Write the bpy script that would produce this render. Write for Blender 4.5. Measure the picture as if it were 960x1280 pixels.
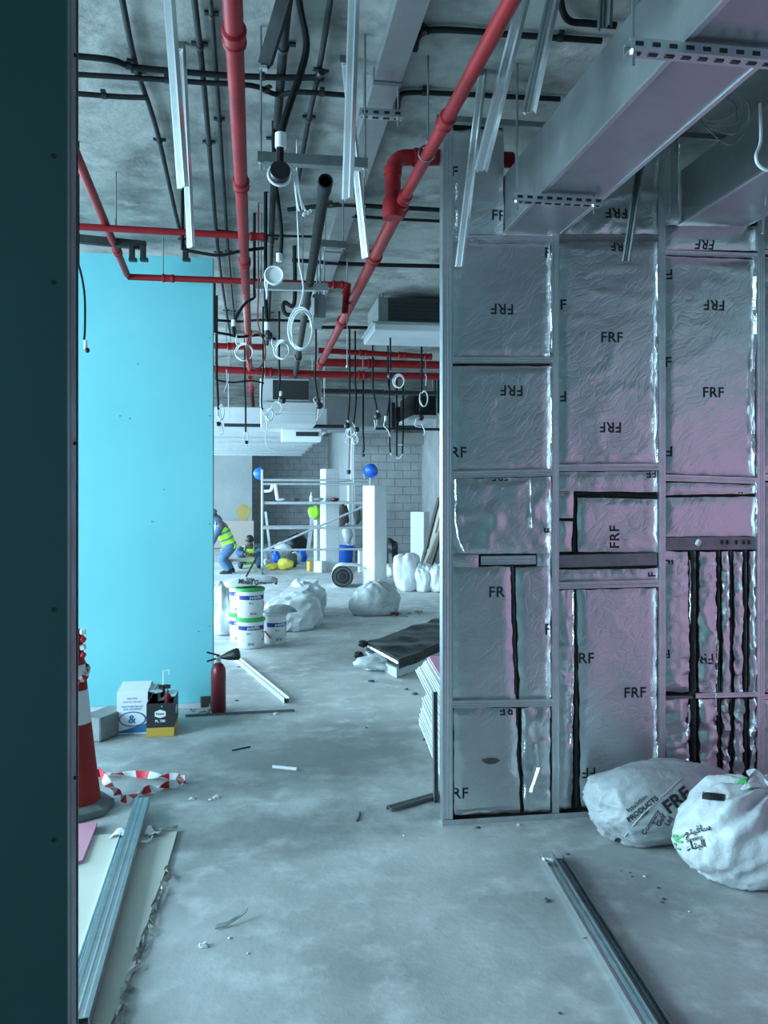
import bpy, bmesh, math, random
from mathutils import Vector, Matrix, noise, Euler
from mathutils.bvhtree import BVHTree
random.seed(7)
for _o in list(bpy.data.objects):
    bpy.data.objects.remove(_o)
SC = bpy.context.scene
COL = SC.collection
V = Vector

# ------------------------------------------------------------------ camera
FPX, CX, HY, CH = 1035.0, 480.0, 616.0, 1.65       # focal length in px, optical centre, eye height
YAW = math.atan(158.0 / FPX)                        # turned to the right of the room's long axis
cam = bpy.data.cameras.new('camera')
cam.sensor_fit = 'VERTICAL'
cam.sensor_height = 24.0
cam.lens = FPX / 1280.0 * 24.0
cam.shift_y = -(640.0 - HY) / 1280.0
cam.clip_start = 0.05
cam_o = bpy.data.objects.new('camera', cam)
cam_o.location = (0, 0, CH)
cam_o.rotation_euler = (math.radians(90), 0, -YAW)
COL.objects.link(cam_o)
SC.camera = cam_o

# ------------------------------------------------------------------ light and exposure
SC.view_settings.view_transform = 'Standard'
SC.view_settings.look = 'None'
SC.view_settings.gamma = 1.0
SC.view_settings.use_curve_mapping = False
SC.view_settings.exposure = 1.3
SC.cycles.use_denoising = True
SC.cycles.max_bounces = 8
SC.cycles.sample_clamp_indirect = 6.0

W = bpy.data.worlds.new('sky'); SC.world = W
W.use_nodes = True
bg = W.node_tree.nodes['Background']
bg.inputs['Color'].default_value = (0.45, 0.78, 1.0, 1)
bg.inputs['Strength'].default_value = 1.0

def area(name, loc, sx, sy, rot, power, color=(0.52, 0.82, 1.0)):
    l = bpy.data.lights.new(name, 'AREA')
    l.shape = 'RECTANGLE'; l.size = sx; l.size_y = sy
    l.energy = power; l.color = color
    o = bpy.data.objects.new(name, l)
    o.location = loc; o.rotation_euler = rot
    COL.objects.link(o)
    return o
# daylight through the left-wall windows and two added end ones (the opening sits at X = -5.3)
WIN = [(-4.3, -1.2), (1.45, 4.0), (4.9, 6.2), (7.2, 10.8), (11.4, 15.0), (15.6, 19.4), (20.2, 24.2)]  # first added to brighten the foil from behind the camera, last the far wall
WINPOW = [26, 240, 40, 225, 285, 225, 140]
for (y0, y1), pw in zip(WIN, WINPOW):
    area('window_daylight_and_fill', (-5.30, (y0 + y1) / 2, 1.75), 2.5, y1 - y0 - 0.1, (0, math.radians(-90), 0), pw)

# ------------------------------------------------------------------ pixel -> place helpers
CA, SA = math.cos(YAW), math.sin(YAW)
def ray(px, py):
    u = (px - CX) / FPX
    return V((u * CA + SA, -u * SA + CA, -(py - HY) / FPX))
def PZ(px, py, z):
    r = ray(px, py); t = (z - CH) / r.z
    return V((r.x * t, r.y * t, z))
def FL(px, py): return PZ(px, py, 0.0)
def PY(px, py, y):
    r = ray(px, py); t = y / r.y
    return V((r.x * t, y, CH + r.z * t))
def PX(px, py, x):
    r = ray(px, py); t = x / r.x
    return V((x, r.y * t, CH + r.z * t))

# ------------------------------------------------------------------ materials
def mat(name, col, rough=0.6, metal=0.0, col2=None, scale=4.0, detail=6.0, mix=(0.35, 0.65), bump=0.0, bscale=None,
        col3=None, scale3=1.0, mix3=(0.5, 0.7), rough2=None, spec=None, stretch=None, emis=None, trans=0.0, alpha=1.0, bdist=0.02):
    m = bpy.data.materials.new(name); m.use_nodes = True
    nt = m.node_tree; N = nt.nodes; L = nt.links
    p = N['Principled BSDF']
    p.inputs['Base Color'].default_value = (*col, 1)
    p.inputs['Roughness'].default_value = rough
    p.inputs['Metallic'].default_value = metal
    if spec is not None: p.inputs['Specular IOR Level'].default_value = spec
    if trans: p.inputs['Transmission Weight'].default_value = trans
    if alpha < 1: p.inputs['Alpha'].default_value = alpha
    if emis:
        p.inputs['Emission Color'].default_value = (*emis[0], 1); p.inputs['Emission Strength'].default_value = emis[1]
    tc = N.new('ShaderNodeTexCoord'); src = tc.outputs['Object']
    gm = N.new('ShaderNodeNewGeometry'); src = gm.outputs['Position']
    if stretch:
        mp = N.new('ShaderNodeMapping'); mp.inputs['Scale'].default_value = stretch
        L.new(src, mp.inputs['Vector']); src = mp.outputs['Vector']
    def nz(s, d, rgh=0.6):
        n = N.new('ShaderNodeTexNoise'); n.inputs['Scale'].default_value = s
        n.inputs['Detail'].default_value = d; n.inputs['Roughness'].default_value = rgh
        L.new(src, n.inputs['Vector']); return n
    def ramp(n, a, b):
        r = N.new('ShaderNodeMapRange'); r.inputs[1].default_value = a; r.inputs[2].default_value = b
        L.new(n.outputs['Fac'], r.inputs[0]); return r.outputs[0]
    cout = None
    if col2:
        f = ramp(nz(scale, detail), *mix)
        x = N.new('ShaderNodeMixRGB'); x.inputs[1].default_value = (*col, 1); x.inputs[2].default_value = (*col2, 1)
        L.new(f, x.inputs[0]); cout = x.outputs[0]
        if rough2 is not None:
            r = N.new('ShaderNodeMapRange'); r.inputs[3].default_value = rough; r.inputs[4].default_value = rough2
            L.new(f, r.inputs[0]); L.new(r.outputs[0], p.inputs['Roughness'])
    if col3:
        f3 = ramp(nz(scale3, 5), *mix3)
        x = N.new('ShaderNodeMixRGB'); x.inputs[2].default_value = (*col3, 1)
        if cout: L.new(cout, x.inputs[1])
        else: x.inputs[1].default_value = (*col, 1)
        L.new(f3, x.inputs[0]); cout = x.outputs[0]
    if cout: L.new(cout, p.inputs['Base Color'])
    if bump:
        b = N.new('ShaderNodeBump'); b.inputs['Strength'].default_value = bump; b.inputs['Distance'].default_value = bdist
        L.new(nz(bscale or scale * 4, 5).outputs['Fac'], b.inputs['Height']); L.new(b.outputs['Normal'], p.inputs['Normal'])
    return m

M = {}
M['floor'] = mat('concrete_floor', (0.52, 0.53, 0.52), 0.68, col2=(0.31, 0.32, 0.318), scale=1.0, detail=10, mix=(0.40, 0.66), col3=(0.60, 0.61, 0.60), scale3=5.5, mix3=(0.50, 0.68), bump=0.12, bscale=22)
M['ceil'] = mat('concrete_ceiling', (0.30, 0.31, 0.295), 0.85, col2=(0.12, 0.125, 0.12), scale=2.3, detail=10, mix=(0.44, 0.66), col3=(0.42, 0.42, 0.40), scale3=3.4, mix3=(0.52, 0.72), bump=0.3, bscale=18)
M['conc'] = mat('concrete_wall', (0.36, 0.37, 0.37), 0.9, col2=(0.27, 0.28, 0.28), scale=2.2, detail=8, bump=0.2, bscale=20)
M['plaster'] = mat('grey_plaster', (0.36, 0.38, 0.39), 0.9, col2=(0.30, 0.32, 0.33), scale=1.6, bump=0.1)
M['cblock'] = mat('concrete_block', (0.42, 0.43, 0.44), 0.95, col2=(0.32, 0.33, 0.34), scale=3.0, detail=8, bump=0.4, bscale=60)
M['mortar'] = mat('mortar', (0.22, 0.225, 0.23), 0.95)
M['cyan'] = mat('cyan_board', (0.16, 0.52, 0.58), 0.55, col2=(0.18, 0.56, 0.615), scale=1.1, detail=4, col3=(0.23, 0.585, 0.645), scale3=0.8, mix3=(0.60, 0.8))
M['tealw'] = mat('moisture_board', (0.20, 0.40, 0.40), 0.7, col2=(0.22, 0.43, 0.43), scale=1.5)
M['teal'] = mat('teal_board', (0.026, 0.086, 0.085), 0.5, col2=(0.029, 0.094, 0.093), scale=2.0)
M['pink'] = mat('pink_board', (0.64, 0.29, 0.39), 0.7, col2=(0.60, 0.26, 0.36), scale=1.3)
M['galv'] = mat('galvanised_steel', (0.74, 0.77, 0.78), 0.30, 1.0, col2=(0.62, 0.65, 0.67), scale=14, detail=5, rough2=0.40)
M['galvr'] = mat('worn_galvanised_steel', (0.42, 0.45, 0.46), 0.55, 1.0, col2=(0.34, 0.37, 0.38), scale=9)
M['galvd'] = mat('dull_galvanised_steel', (0.30, 0.33, 0.34), 0.42, 1.0, col2=(0.23, 0.25, 0.26), scale=8, rough2=0.55)
M['duct'] = mat('galvanised_duct', (0.50, 0.52, 0.53), 0.36, 1.0, col2=(0.38, 0.40, 0.41), scale=2.6, detail=7, mix=(0.4, 0.7), rough2=0.50, bump=0.06, bscale=6)
M['duct_bot'] = M['duct']
M['white_steel'] = mat('white_coated_steel', (0.56, 0.59, 0.61), 0.45, col2=(0.47, 0.50, 0.53), scale=2)
M['dark'] = mat('black_rubber', (0.014, 0.016, 0.017), 0.5)
M['black_pipe'] = mat('black_conduit', (0.012, 0.014, 0.015), 0.75, spec=.2, col2=(0.02, 0.023, 0.025), scale=9)
M['dusty_pipe'] = mat('dusty_grey_conduit', (0.034, 0.039, 0.041), 0.8, spec=.2, col2=(0.020, 0.023, 0.025), scale=8)
M['cable'] = mat('black_cable', (0.008, 0.010, 0.011), 0.7, spec=.2)
M['wire'] = mat('white_wire', (0.80, 0.83, 0.84), 0.5)
M['redwire'] = mat('dark_red_wire', (0.20, 0.03, 0.035), 0.5)
M['red'] = mat('red_pipe_paint', (0.29, 0.014, 0.018), 0.5, spec=.22, col2=(0.22, 0.011, 0.015), scale=7, col3=(0.34, 0.07, 0.07), scale3=14, mix3=(0.66, 0.85))
M['wool'] = mat('dark_mineral_wool', (0.018, 0.018, 0.016), 1.0, col2=(0.03, 0.028, 0.02), scale=30, bump=0.6, bscale=80)
M['tape'] = mat('foil_tape', (0.80, 0.83, 0.84), 0.16, 1.0, col2=(0.66, 0.69, 0.70), scale=40, bump=0.7, bscale=60, bdist=0.01)
M['print'] = mat('black_print', (0.012, 0.013, 0.016), 0.55)
M['white'] = mat('white_foam', (0.68, 0.70, 0.71), 0.8, col2=(0.62, 0.64, 0.66), scale=6)
M['white_plastic'] = mat('white_plastic', (0.82, 0.84, 0.85), 0.4)
M['sack'] = mat('white_woven_sack', (0.68, 0.71, 0.72), 0.45, col2=(0.58, 0.61, 0.62), scale=9, bump=0.35, bscale=26, bdist=0.02)
M['sack2'] = mat('grey_white_sack', (0.50, 0.53, 0.54), 0.5, col2=(0.40, 0.43, 0.44), scale=4, bump=0.35, bscale=22, bdist=0.02)
M['poly'] = mat('polythene_sheet', (0.66, 0.71, 0.73), 0.3, col2=(0.56, 0.60, 0.62), scale=5, bump=0.5, bscale=14)
M['blackpoly'] = mat('black_polythene', (0.009, 0.011, 0.012), 0.34, spec=.35, bump=0.5, bscale=9)
M['green'] = mat('green_plastic', (0.05, 0.42, 0.10), 0.45)
M['greenprint'] = mat('green_print', (0.10, 0.45, 0.17), 0.5)
M['navy'] = mat('navy_print', (0.025, 0.035, 0.26), 0.5)
M['blue'] = mat('blue_plastic', (0.02, 0.13, 0.62), 0.4)
M['bluep'] = mat('blue_print', (0.03, 0.16, 0.42), 0.5)
M['yellow'] = mat('yellow_plastic', (0.80, 0.66, 0.10), 0.5)
M['mustard'] = mat('mustard_card', (0.52, 0.33, 0.05), 0.8)
M['orange'] = mat('orange_card', (0.75, 0.45, 0.10), 0.7)
M['hivis'] = mat('hivis_yellow_cloth', (0.42, 0.90, 0.05), 0.8, emis=None)
M['denim'] = mat('blue_denim', (0.10, 0.19, 0.32), 0.9, col2=(0.07, 0.14, 0.25), scale=12)
M['shirt'] = mat('dark_blue_shirt', (0.06, 0.10, 0.18), 0.9)
M['skin'] = mat('brown_skin', (0.14, 0.075, 0.05), 0.6)
M['reflect'] = mat('grey_reflective_band', (0.16, 0.20, 0.24), 0.4)
M['ext'] = mat('red_enamel', (0.15, 0.008, 0.017), 0.36)
M['cone'] = mat('red_orange_rubber', (0.32, 0.028, 0.026), 0.7, spec=.2, col2=(0.26, 0.024, 0.022), scale=6)
M['conew'] = mat('dusty_white_band', (0.62, 0.66, 0.67), 0.6)
M['rubber'] = mat('grey_rubber', (0.16, 0.19, 0.19), 0.8, col2=(0.11, 0.13, 0.13), scale=6)
M['board'] = mat('cream_board_paper', (0.62, 0.62, 0.55), 0.85, col2=(0.55, 0.56, 0.50), scale=2.0)
M['core'] = mat('gypsum_core', (0.74, 0.75, 0.74), 0.95, col2=(0.62, 0.63, 0.62), scale=30)
M['edge'] = mat('torn_paper_edge', (0.22, 0.23, 0.22), 0.95, col2=(0.35, 0.36, 0.34), scale=20)
M['cardw'] = mat('white_card', (0.76, 0.79, 0.81), 0.7)
M['cardd'] = mat('dark_card', (0.018, 0.022, 0.026), 0.5)
M['greyb'] = mat('grey_concrete_block', (0.27, 0.29, 0.29), 0.95, col2=(0.21, 0.23, 0.23), scale=9, bump=0.4, bscale=50)
M['mdf'] = mat('tan_board', (0.48, 0.40, 0.36), 0.85)
M['wood'] = mat('dark_timber', (0.10, 0.085, 0.07), 0.8, col2=(0.06, 0.05, 0.045), scale=6)
M['tan'] = mat('pale_timber', (0.40, 0.36, 0.31), 0.8)
M['ochre'] = mat('ochre_stain', (0.50, 0.36, 0.10), 0.9, col2=(0.40, 0.30, 0.12), scale=3)
M['redp'] = mat('red_print', (0.55, 0.03, 0.04), 0.5)
M['tapew'] = mat('white_barrier_tape', (0.78, 0.80, 0.81), 0.45)
M['taper'] = mat('red_barrier_tape', (0.62, 0.02, 0.035), 0.45)
M['grille'] = mat('dark_grille', (0.02, 0.023, 0.025), 0.6)
M['coil'] = mat('grey_white_roll', (0.66, 0.68, 0.68), 0.8)
M['scaf'] = mat('dusty_grey_tube', (0.40, 0.43, 0.45), 0.5, col2=(0.32, 0.35, 0.37), scale=9)
M['rubble'] = mat('dark_rubble', (0.10, 0.11, 0.11), 0.95)

# dirty patches, with the shaded band painted into the same darkening
def floor_dirt_shade():
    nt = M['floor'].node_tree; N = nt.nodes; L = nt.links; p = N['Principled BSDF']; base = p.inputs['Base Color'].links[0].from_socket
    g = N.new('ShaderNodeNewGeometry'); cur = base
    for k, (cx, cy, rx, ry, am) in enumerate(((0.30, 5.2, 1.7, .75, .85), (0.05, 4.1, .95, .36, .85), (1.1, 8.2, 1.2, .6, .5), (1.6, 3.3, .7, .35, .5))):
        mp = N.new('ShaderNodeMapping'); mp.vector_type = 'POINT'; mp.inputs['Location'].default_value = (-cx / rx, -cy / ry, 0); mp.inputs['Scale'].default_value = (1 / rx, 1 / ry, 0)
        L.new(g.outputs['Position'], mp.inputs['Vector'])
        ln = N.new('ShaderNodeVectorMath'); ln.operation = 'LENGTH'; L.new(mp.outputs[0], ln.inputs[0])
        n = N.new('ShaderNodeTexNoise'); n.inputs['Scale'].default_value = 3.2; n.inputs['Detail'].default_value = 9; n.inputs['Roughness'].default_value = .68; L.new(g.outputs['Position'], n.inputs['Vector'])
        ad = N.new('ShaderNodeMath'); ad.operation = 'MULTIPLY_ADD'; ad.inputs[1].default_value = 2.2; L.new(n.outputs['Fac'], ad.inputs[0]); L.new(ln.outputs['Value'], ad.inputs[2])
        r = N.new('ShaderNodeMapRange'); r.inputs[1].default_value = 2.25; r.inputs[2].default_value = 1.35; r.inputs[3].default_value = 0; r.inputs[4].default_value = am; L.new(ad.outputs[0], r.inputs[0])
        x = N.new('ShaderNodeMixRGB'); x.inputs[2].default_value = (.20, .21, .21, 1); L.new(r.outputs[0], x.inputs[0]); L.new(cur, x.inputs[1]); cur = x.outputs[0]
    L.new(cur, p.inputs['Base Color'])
floor_dirt_shade()

# the crinkled foil facing: reflective, fine creases in the relief
def foil(name='aluminium_foil'):
    m = bpy.data.materials.new(name); m.use_nodes = True
    nt = m.node_tree; N = nt.nodes; L = nt.links; p = N['Principled BSDF']
    p.inputs['Base Color'].default_value = (0.68, 0.70, 0.71, 1)
    p.inputs['Metallic'].default_value = 1.0
    p.inputs['Roughness'].default_value = 0.34
    g = N.new('ShaderNodeNewGeometry')
    n0 = N.new('ShaderNodeTexNoise'); n0.inputs['Scale'].default_value = 3.0; n0.inputs['Detail'].default_value = 3
    L.new(g.outputs['Position'], n0.inputs['Vector'])
    mp = N.new('ShaderNodeMapping'); mp.inputs['Scale'].default_value = (1, 1, 1.0); mp.inputs['Rotation'].default_value = (0, math.radians(35), 0)
    ad = N.new('ShaderNodeVectorMath'); ad.operation = 'ADD'
    sc = N.new('ShaderNodeVectorMath'); sc.operation = 'SCALE'; sc.inputs['Scale'].default_value = 0.25
    L.new(n0.outputs['Color'], sc.inputs[0]); L.new(g.outputs['Position'], ad.inputs[0]); L.new(sc.outputs[0], ad.inputs[1])
    L.new(ad.outputs[0], mp.inputs['Vector'])
    a = N.new('ShaderNodeTexNoise'); a.inputs['Scale'].default_value = 13.0; a.inputs['Detail'].default_value = 6; a.inputs['Roughness'].default_value = 0.55
    st = N.new('ShaderNodeMapping'); st.inputs['Scale'].default_value = (1, 1, 2.6)
    L.new(mp.outputs[0], st.inputs['Vector']); L.new(st.outputs[0], a.inputs['Vector'])
    v = N.new('ShaderNodeTexVoronoi'); v.feature = 'DISTANCE_TO_EDGE'; v.inputs['Scale'].default_value = 11.0
    L.new(st.outputs[0], v.inputs['Vector'])
    vr = N.new('ShaderNodeMapRange'); vr.inputs[1].default_value = 0.0; vr.inputs[2].default_value = 0.10
    L.new(v.outputs['Distance'], vr.inputs[0])
    mul = N.new('ShaderNodeMath'); mul.operation = 'MULTIPLY_ADD'; mul.inputs[1].default_value = 0.22
    L.new(vr.outputs[0], mul.inputs[0]); L.new(a.outputs['Fac'], mul.inputs[2])
    b = N.new('ShaderNodeBump'); b.inputs['Strength'].default_value = 0.26; b.inputs['Distance'].default_value = 0.009
    L.new(mul.outputs[0], b.inputs['Height']); L.new(b.outputs['Normal'], p.inputs['Normal'])
    return m
M['foil'] = foil()

# ------------------------------------------------------------------ mesh builder
class MB:
    def __init__(s): s.v = []; s.f = []
    def add(s, vs, fs):
        o = len(s.v); s.v += [V(p) for p in vs]; s.f += [tuple(i + o for i in f) for f in fs]; return s
    def box(s, c, size, R=None):
        c = V(c); h = V(size) * 0.5; vs = []
        for x in (-1, 1):
            for y in (-1, 1):
                for z in (-1, 1):
                    p = V((x * h.x, y * h.y, z * h.z))
                    if R is not None: p = R @ p
                    vs.append(c + p)
        return s.add(vs, [(0, 1, 3, 2), (4, 6, 7, 5), (0, 4, 5, 1), (2, 3, 7, 6), (0, 2, 6, 4), (1, 5, 7, 3)])
    def mm(s, a, b):
        a = V(a); b = V(b); return s.box((a + b) / 2, (abs(b.x - a.x), abs(b.y - a.y), abs(b.z - a.z)))
    def beam(s, a, b, w, h, up=(0, 0, 1)):
        a = V(a); b = V(b); d = (b - a); L = d.length; d.normalize(); up = V(up)
        if abs(d.dot(up)) > 0.98: up = V((0, 1, 0))
        x = d.cross(up).normalized(); z = x.cross(d).normalized()
        return s.box((a + b) / 2, (w, L, h), Matrix((x, d, z)).transposed())
    def sweep(s, a, b, prof, up=(0, 0, 1)):
        """extrude a closed 2-D outline (x right, y up) from a to b"""
        a = V(a); b = V(b); d = (b - a).normalized(); up = V(up)
        if abs(d.dot(up)) > 0.98: up = V((0, 1, 0))
        x = d.cross(up).normalized(); z = x.cross(d).normalized(); n = len(prof)
        vs = [a + x * p[0] + z * p[1] for p in prof] + [b + x * p[0] + z * p[1] for p in prof]
        fs = [(i, (i + 1) % n, n + (i + 1) % n, n + i) for i in range(n)]
        return s.add(vs, fs + [tuple(range(n))[::-1], tuple(range(n, 2 * n))])
    def channel(s, a, b, w, d, up=(0, 0, 1), t=0.0025, rib=0.18):
        line = [(-w / 2, d), (-w / 2, 0), (-w * .30, 0), (-w * .22, rib * d), (-w * .08, rib * d), (0, 0), (w * .08, rib * d), (w * .22, rib * d), (w * .30, 0), (w / 2, 0), (w / 2, d)]
        inn = []
        for i, p in enumerate(line):
            q0 = line[max(i - 1, 0)]; q1 = line[min(i + 1, len(line) - 1)]
            tx, ty = q1[0] - q0[0], q1[1] - q0[1]; l = math.hypot(tx, ty) or 1
            inn.append((p[0] - ty / l * t, p[1] + tx / l * t))
        return s.sweep(a, b, line + inn[::-1], up)
    def strut(s, a, b, w=0.041, h=0.041, up=(0, 0, 1), t=0.003):
        o = [(-w / 2, 0), (w / 2, 0), (w / 2, h), (w / 4, h), (w / 4, h - .007), (w / 2 - t, h - .007), (w / 2 - t, t), (-w / 2 + t, t), (-w / 2 + t, h - .007), (-w / 4, h - .007), (-w / 4, h), (-w / 2, h)]
        return s.sweep(a, b, o, up)
    def tube(s, pts, r, n=10, closed=False, cap=True):
        pts = [V(p) for p in pts]; k = len(pts); rs = r if isinstance(r, (list, tuple)) else [r] * k
        tans = []
        for i in range(k):
            if closed: t = pts[(i + 1) % k] - pts[i - 1]
            else: t = pts[min(i + 1, k - 1)] - pts[max(i - 1, 0)]
            tans.append(t.normalized() if t.length > 1e-9 else V((0, 0, 1)))
        ref = V((0, 0, 1)) if abs(tans[0].z) < 0.9 else V((1, 0, 0))
        x = tans[0].cross(ref).normalized(); vs = []
        for i in range(k):
            t = tans[i]; x = (x - t * x.dot(t)); x = x.normalized() if x.length > 1e-6 else t.orthogonal().normalized()
            y = t.cross(x)
            for j in range(n):
                an = 2 * math.pi * j / n
                vs.append(pts[i] + (x * math.cos(an) + y * math.sin(an)) * rs[i])
        fs = []
        for i in range(k if closed else k - 1):
            for j in range(n):
                a = i * n + j; b = i * n + (j + 1) % n; c = ((i + 1) % k) * n
                fs.append((a, b, c + (j + 1) % n, c + j))
        if cap and not closed: fs += [tuple(range(n))[::-1], tuple(range((k - 1) * n, k * n))]
        return s.add(vs, fs)
    def ribbon(s, pts, sides, w, t=0.002):
        """flat strip through pts, its width along sides[i]"""
        vs = []; fs = []; k = len(pts)
        for i in range(k):
            d = (pts[min(i + 1, k - 1)] - pts[max(i - 1, 0)]).normalized(); sd = sides[i].normalized(); nn = d.cross(sd).normalized()
            for (a, b) in ((-1, -1), (1, -1), (1, 1), (-1, 1)):
                vs.append(pts[i] + sd * (a * w / 2) + nn * (b * t / 2))
        for i in range(k - 1):
            for j in range(4):
                fs.append((i * 4 + j, i * 4 + (j + 1) % 4, (i + 1) * 4 + (j + 1) % 4, (i + 1) * 4 + j))
        fs += [(3, 2, 1, 0), tuple((k - 1) * 4 + j for j in range(4))]
        return s.add(vs, fs)
    def lathe(s, prof, c, n=24, R=None, cap=True):
        c = V(c); vs = []; k = len(prof)
        for r, z in prof:
            for j in range(n):
                an = 2 * math.pi * j / n; p = V((r * math.cos(an), r * math.sin(an), z))
                if R is not None: p = R @ p
                vs.append(c + p)
        fs = [(i * n + j, i * n + (j + 1) % n, (i + 1) * n + (j + 1) % n, (i + 1) * n + j) for i in range(k - 1) for j in range(n)]
        if cap: fs += [tuple(range(n))[::-1], tuple(range((k - 1) * n, k * n))]
        return s.add(vs, fs)
    def loft(s, rings, cap=True):
        n = len(rings[0]); k = len(rings); vs = [p for r in rings for p in r]
        fs = [(i * n + j, i * n + (j + 1) % n, (i + 1) * n + (j + 1) % n, (i + 1) * n + j) for i in range(k - 1) for j in range(n)]
        if cap: fs += [tuple(range(n))[::-1], tuple(range((k - 1) * n, k * n))]
        return s.add(vs, fs)
    def prism(s, pts, off):
        """polygon (list of points) thickened by the vector off"""
        pts = [V(p) for p in pts]; off = V(off); n = len(pts)
        return s.add(pts + [p + off for p in pts], [tuple(range(n))[::-1], tuple(range(n, 2 * n))] + [(i, (i + 1) % n, n + (i + 1) % n, n + i) for i in range(n)])
    def build(s, name, m, parent=None, smooth=False, bevel=0.0, angle=40, origin=None, seg=1):
        me = bpy.data.meshes.new(name)
        if parent is not None: o0 = WL[parent.name]
        elif origin is not None: o0 = V(origin)
        else:
            xs = [p.x for p in s.v]; ys = [p.y for p in s.v]
            o0 = V(((min(xs) + max(xs)) / 2, (min(ys) + max(ys)) / 2, min(p.z for p in s.v)))
        me.from_pydata([tuple(p - o0) for p in s.v], [], s.f)
        bm = bmesh.new(); bm.from_mesh(me)
        bmesh.ops.recalc_face_normals(bm, faces=bm.faces)
        if bevel: bmesh.ops.bevel(bm, geom=[e for e in bm.edges if len(e.link_faces) == 2 and e.calc_face_angle(0) > 0.6], offset=bevel, segments=seg, affect='EDGES', profile=0.6)
        if smooth:
            for f in bm.faces: f.smooth = True
            ca = math.radians(angle)
            for e in bm.edges:
                if len(e.link_faces) == 2 and e.calc_face_angle(0) > ca: e.smooth = False
        bm.to_mesh(me); bm.free()
        me.materials.append(M[m] if isinstance(m, str) else m)
        o = bpy.data.objects.new(name, me); COL.objects.link(o)
        if parent is not None: o.parent = parent; WL[o.name] = o0
        else: o.location = o0; WL[o.name] = o0
        return o
WL = {}
def tag(o, label=None, cat=None, group=None, kind=None):
    if label: o['label'] = label
    if cat: o['category'] = cat
    if group: o['group'] = group
    if kind: o['kind'] = kind
    return o
def T(name, label, cat, loc, group=None, kind=None):
    o = bpy.data.objects.new(name, None); o.location = V(loc); o.empty_display_size = 0.1; COL.objects.link(o)
    WL[o.name] = V(loc); return tag(o, label, cat, group, kind)
def S(name, loc=(0, 0, 0)): return T(name, None, None, loc, kind='structure')
def smooth_path(pts, n=8):
    """Catmull-Rom through pts"""
    pts = [V(p) for p in pts]
    if len(pts) < 3: return pts
    P = [pts[0] * 2 - pts[1]] + pts + [pts[-1] * 2 - pts[-2]]; out = []
    for i in range(1, len(P) - 2):
        for k in range(n):
            t = k / n; a, b, c, d = P[i - 1], P[i], P[i + 1], P[i + 2]
            out.append(0.5 * ((2 * b) + (c - a) * t + (2 * a - 5 * b + 4 * c - d) * t * t + (3 * b - a - 3 * c + d) * t ** 3))
    return out + [pts[-1]]
_txt = {}
def text_mesh(s, offset=0.012, spacing=1.0):
    """letters as a flat mesh, centred, cap height about 0.7 for size 1"""
    k = (s, offset, spacing)
    if k in _txt: return _txt[k]
    cu = bpy.data.curves.new('lettering', 'FONT'); cu.body = s; cu.align_x = 'CENTER'; cu.align_y = 'CENTER'; cu.offset = offset; cu.resolution_u = 3; cu.space_character = spacing
    ob = bpy.data.objects.new('lettering', cu); COL.objects.link(ob)
    bpy.context.view_layer.update()
    me = bpy.data.meshes.new_from_object(ob.evaluated_get(bpy.context.evaluated_depsgraph_get()))
    vs = [V(v.co) for v in me.vertices]; fs = [tuple(p.vertices) for p in me.polygons]
    bpy.data.objects.remove(ob); bpy.data.curves.remove(cu); bpy.data.meshes.remove(me)
    if vs:
        cx = (min(v.x for v in vs) + max(v.x for v in vs)) / 2; cy = (min(v.y for v in vs) + max(v.y for v in vs)) / 2
        vs = [V((v.x - cx, v.y - cy, 0)) for v in vs]
    _txt[k] = (vs, fs); return vs, fs
def put_text(mb, s, c, x, y, size, offset=0.012, spacing=1.0, sx=1.0):
    vs, fs = text_mesh(s, offset, spacing); c = V(c); x = V(x).normalized(); y = V(y).normalized()
    return mb.add([c + x * (v.x * size * sx) + y * (v.y * size) for v in vs], fs)
def fbm(p, o=3):
    s = 0; a = 1
    for i in range(o): s += a * noise.noise(p); p = p * 2.03; a *= 0.5
    return s
# ================================================================== THE SHELL
CZ = 3.52                      # slab soffit
YB = 20.0                      # nearer far wall
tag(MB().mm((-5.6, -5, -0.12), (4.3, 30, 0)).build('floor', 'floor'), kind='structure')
tag(MB().mm((-5.6, -5, CZ), (4.3, 30, CZ + 0.2)).build('ceiling', 'ceil'), kind='structure')
tag(MB().mm((-5.6, -5.2, 0), (4.3, -5, CZ)).build('wall_rear', 'tealw'), kind='structure')
# window wall on the left: piers, sill and head around the openings
wl = S('wall_left', (-5.45, 8, 0))
ys = [-5.0] + [y for w in WIN for y in w] + [30.0]
for i in range(0, len(ys), 2):
    MB().mm((-5.6, ys[i], 0), (-5.35, ys[i + 1], CZ)).build('pier', 'conc', wl)
for (y0, y1) in WIN:
    MB().mm((-5.6, y0, 0), (-5.35, y1, 0.42)).build('sill', 'conc', wl)
    MB().mm((-5.6, y0, 3.08), (-5.35, y1, CZ)).build('head', 'conc', wl)
for i, (y0, y1) in enumerate(WIN):  # first and last frames belong to the openings added for light
    wn = S('window_%d' % (i + 1), (-5.5, (y0 + y1) / 2, 0.42))
    fr = MB()
    for yy in (y0 + .03, (y0 + y1) / 2, y1 - .03): fr.mm((-5.54, yy - .03, .42), (-5.46, yy + .03, 3.08))
    for zz in (.45, 3.05): fr.mm((-5.54, y0, zz - .03), (-5.46, y1, zz + .03))
    fr.build('window_frame', 'galvd', wn)
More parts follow.
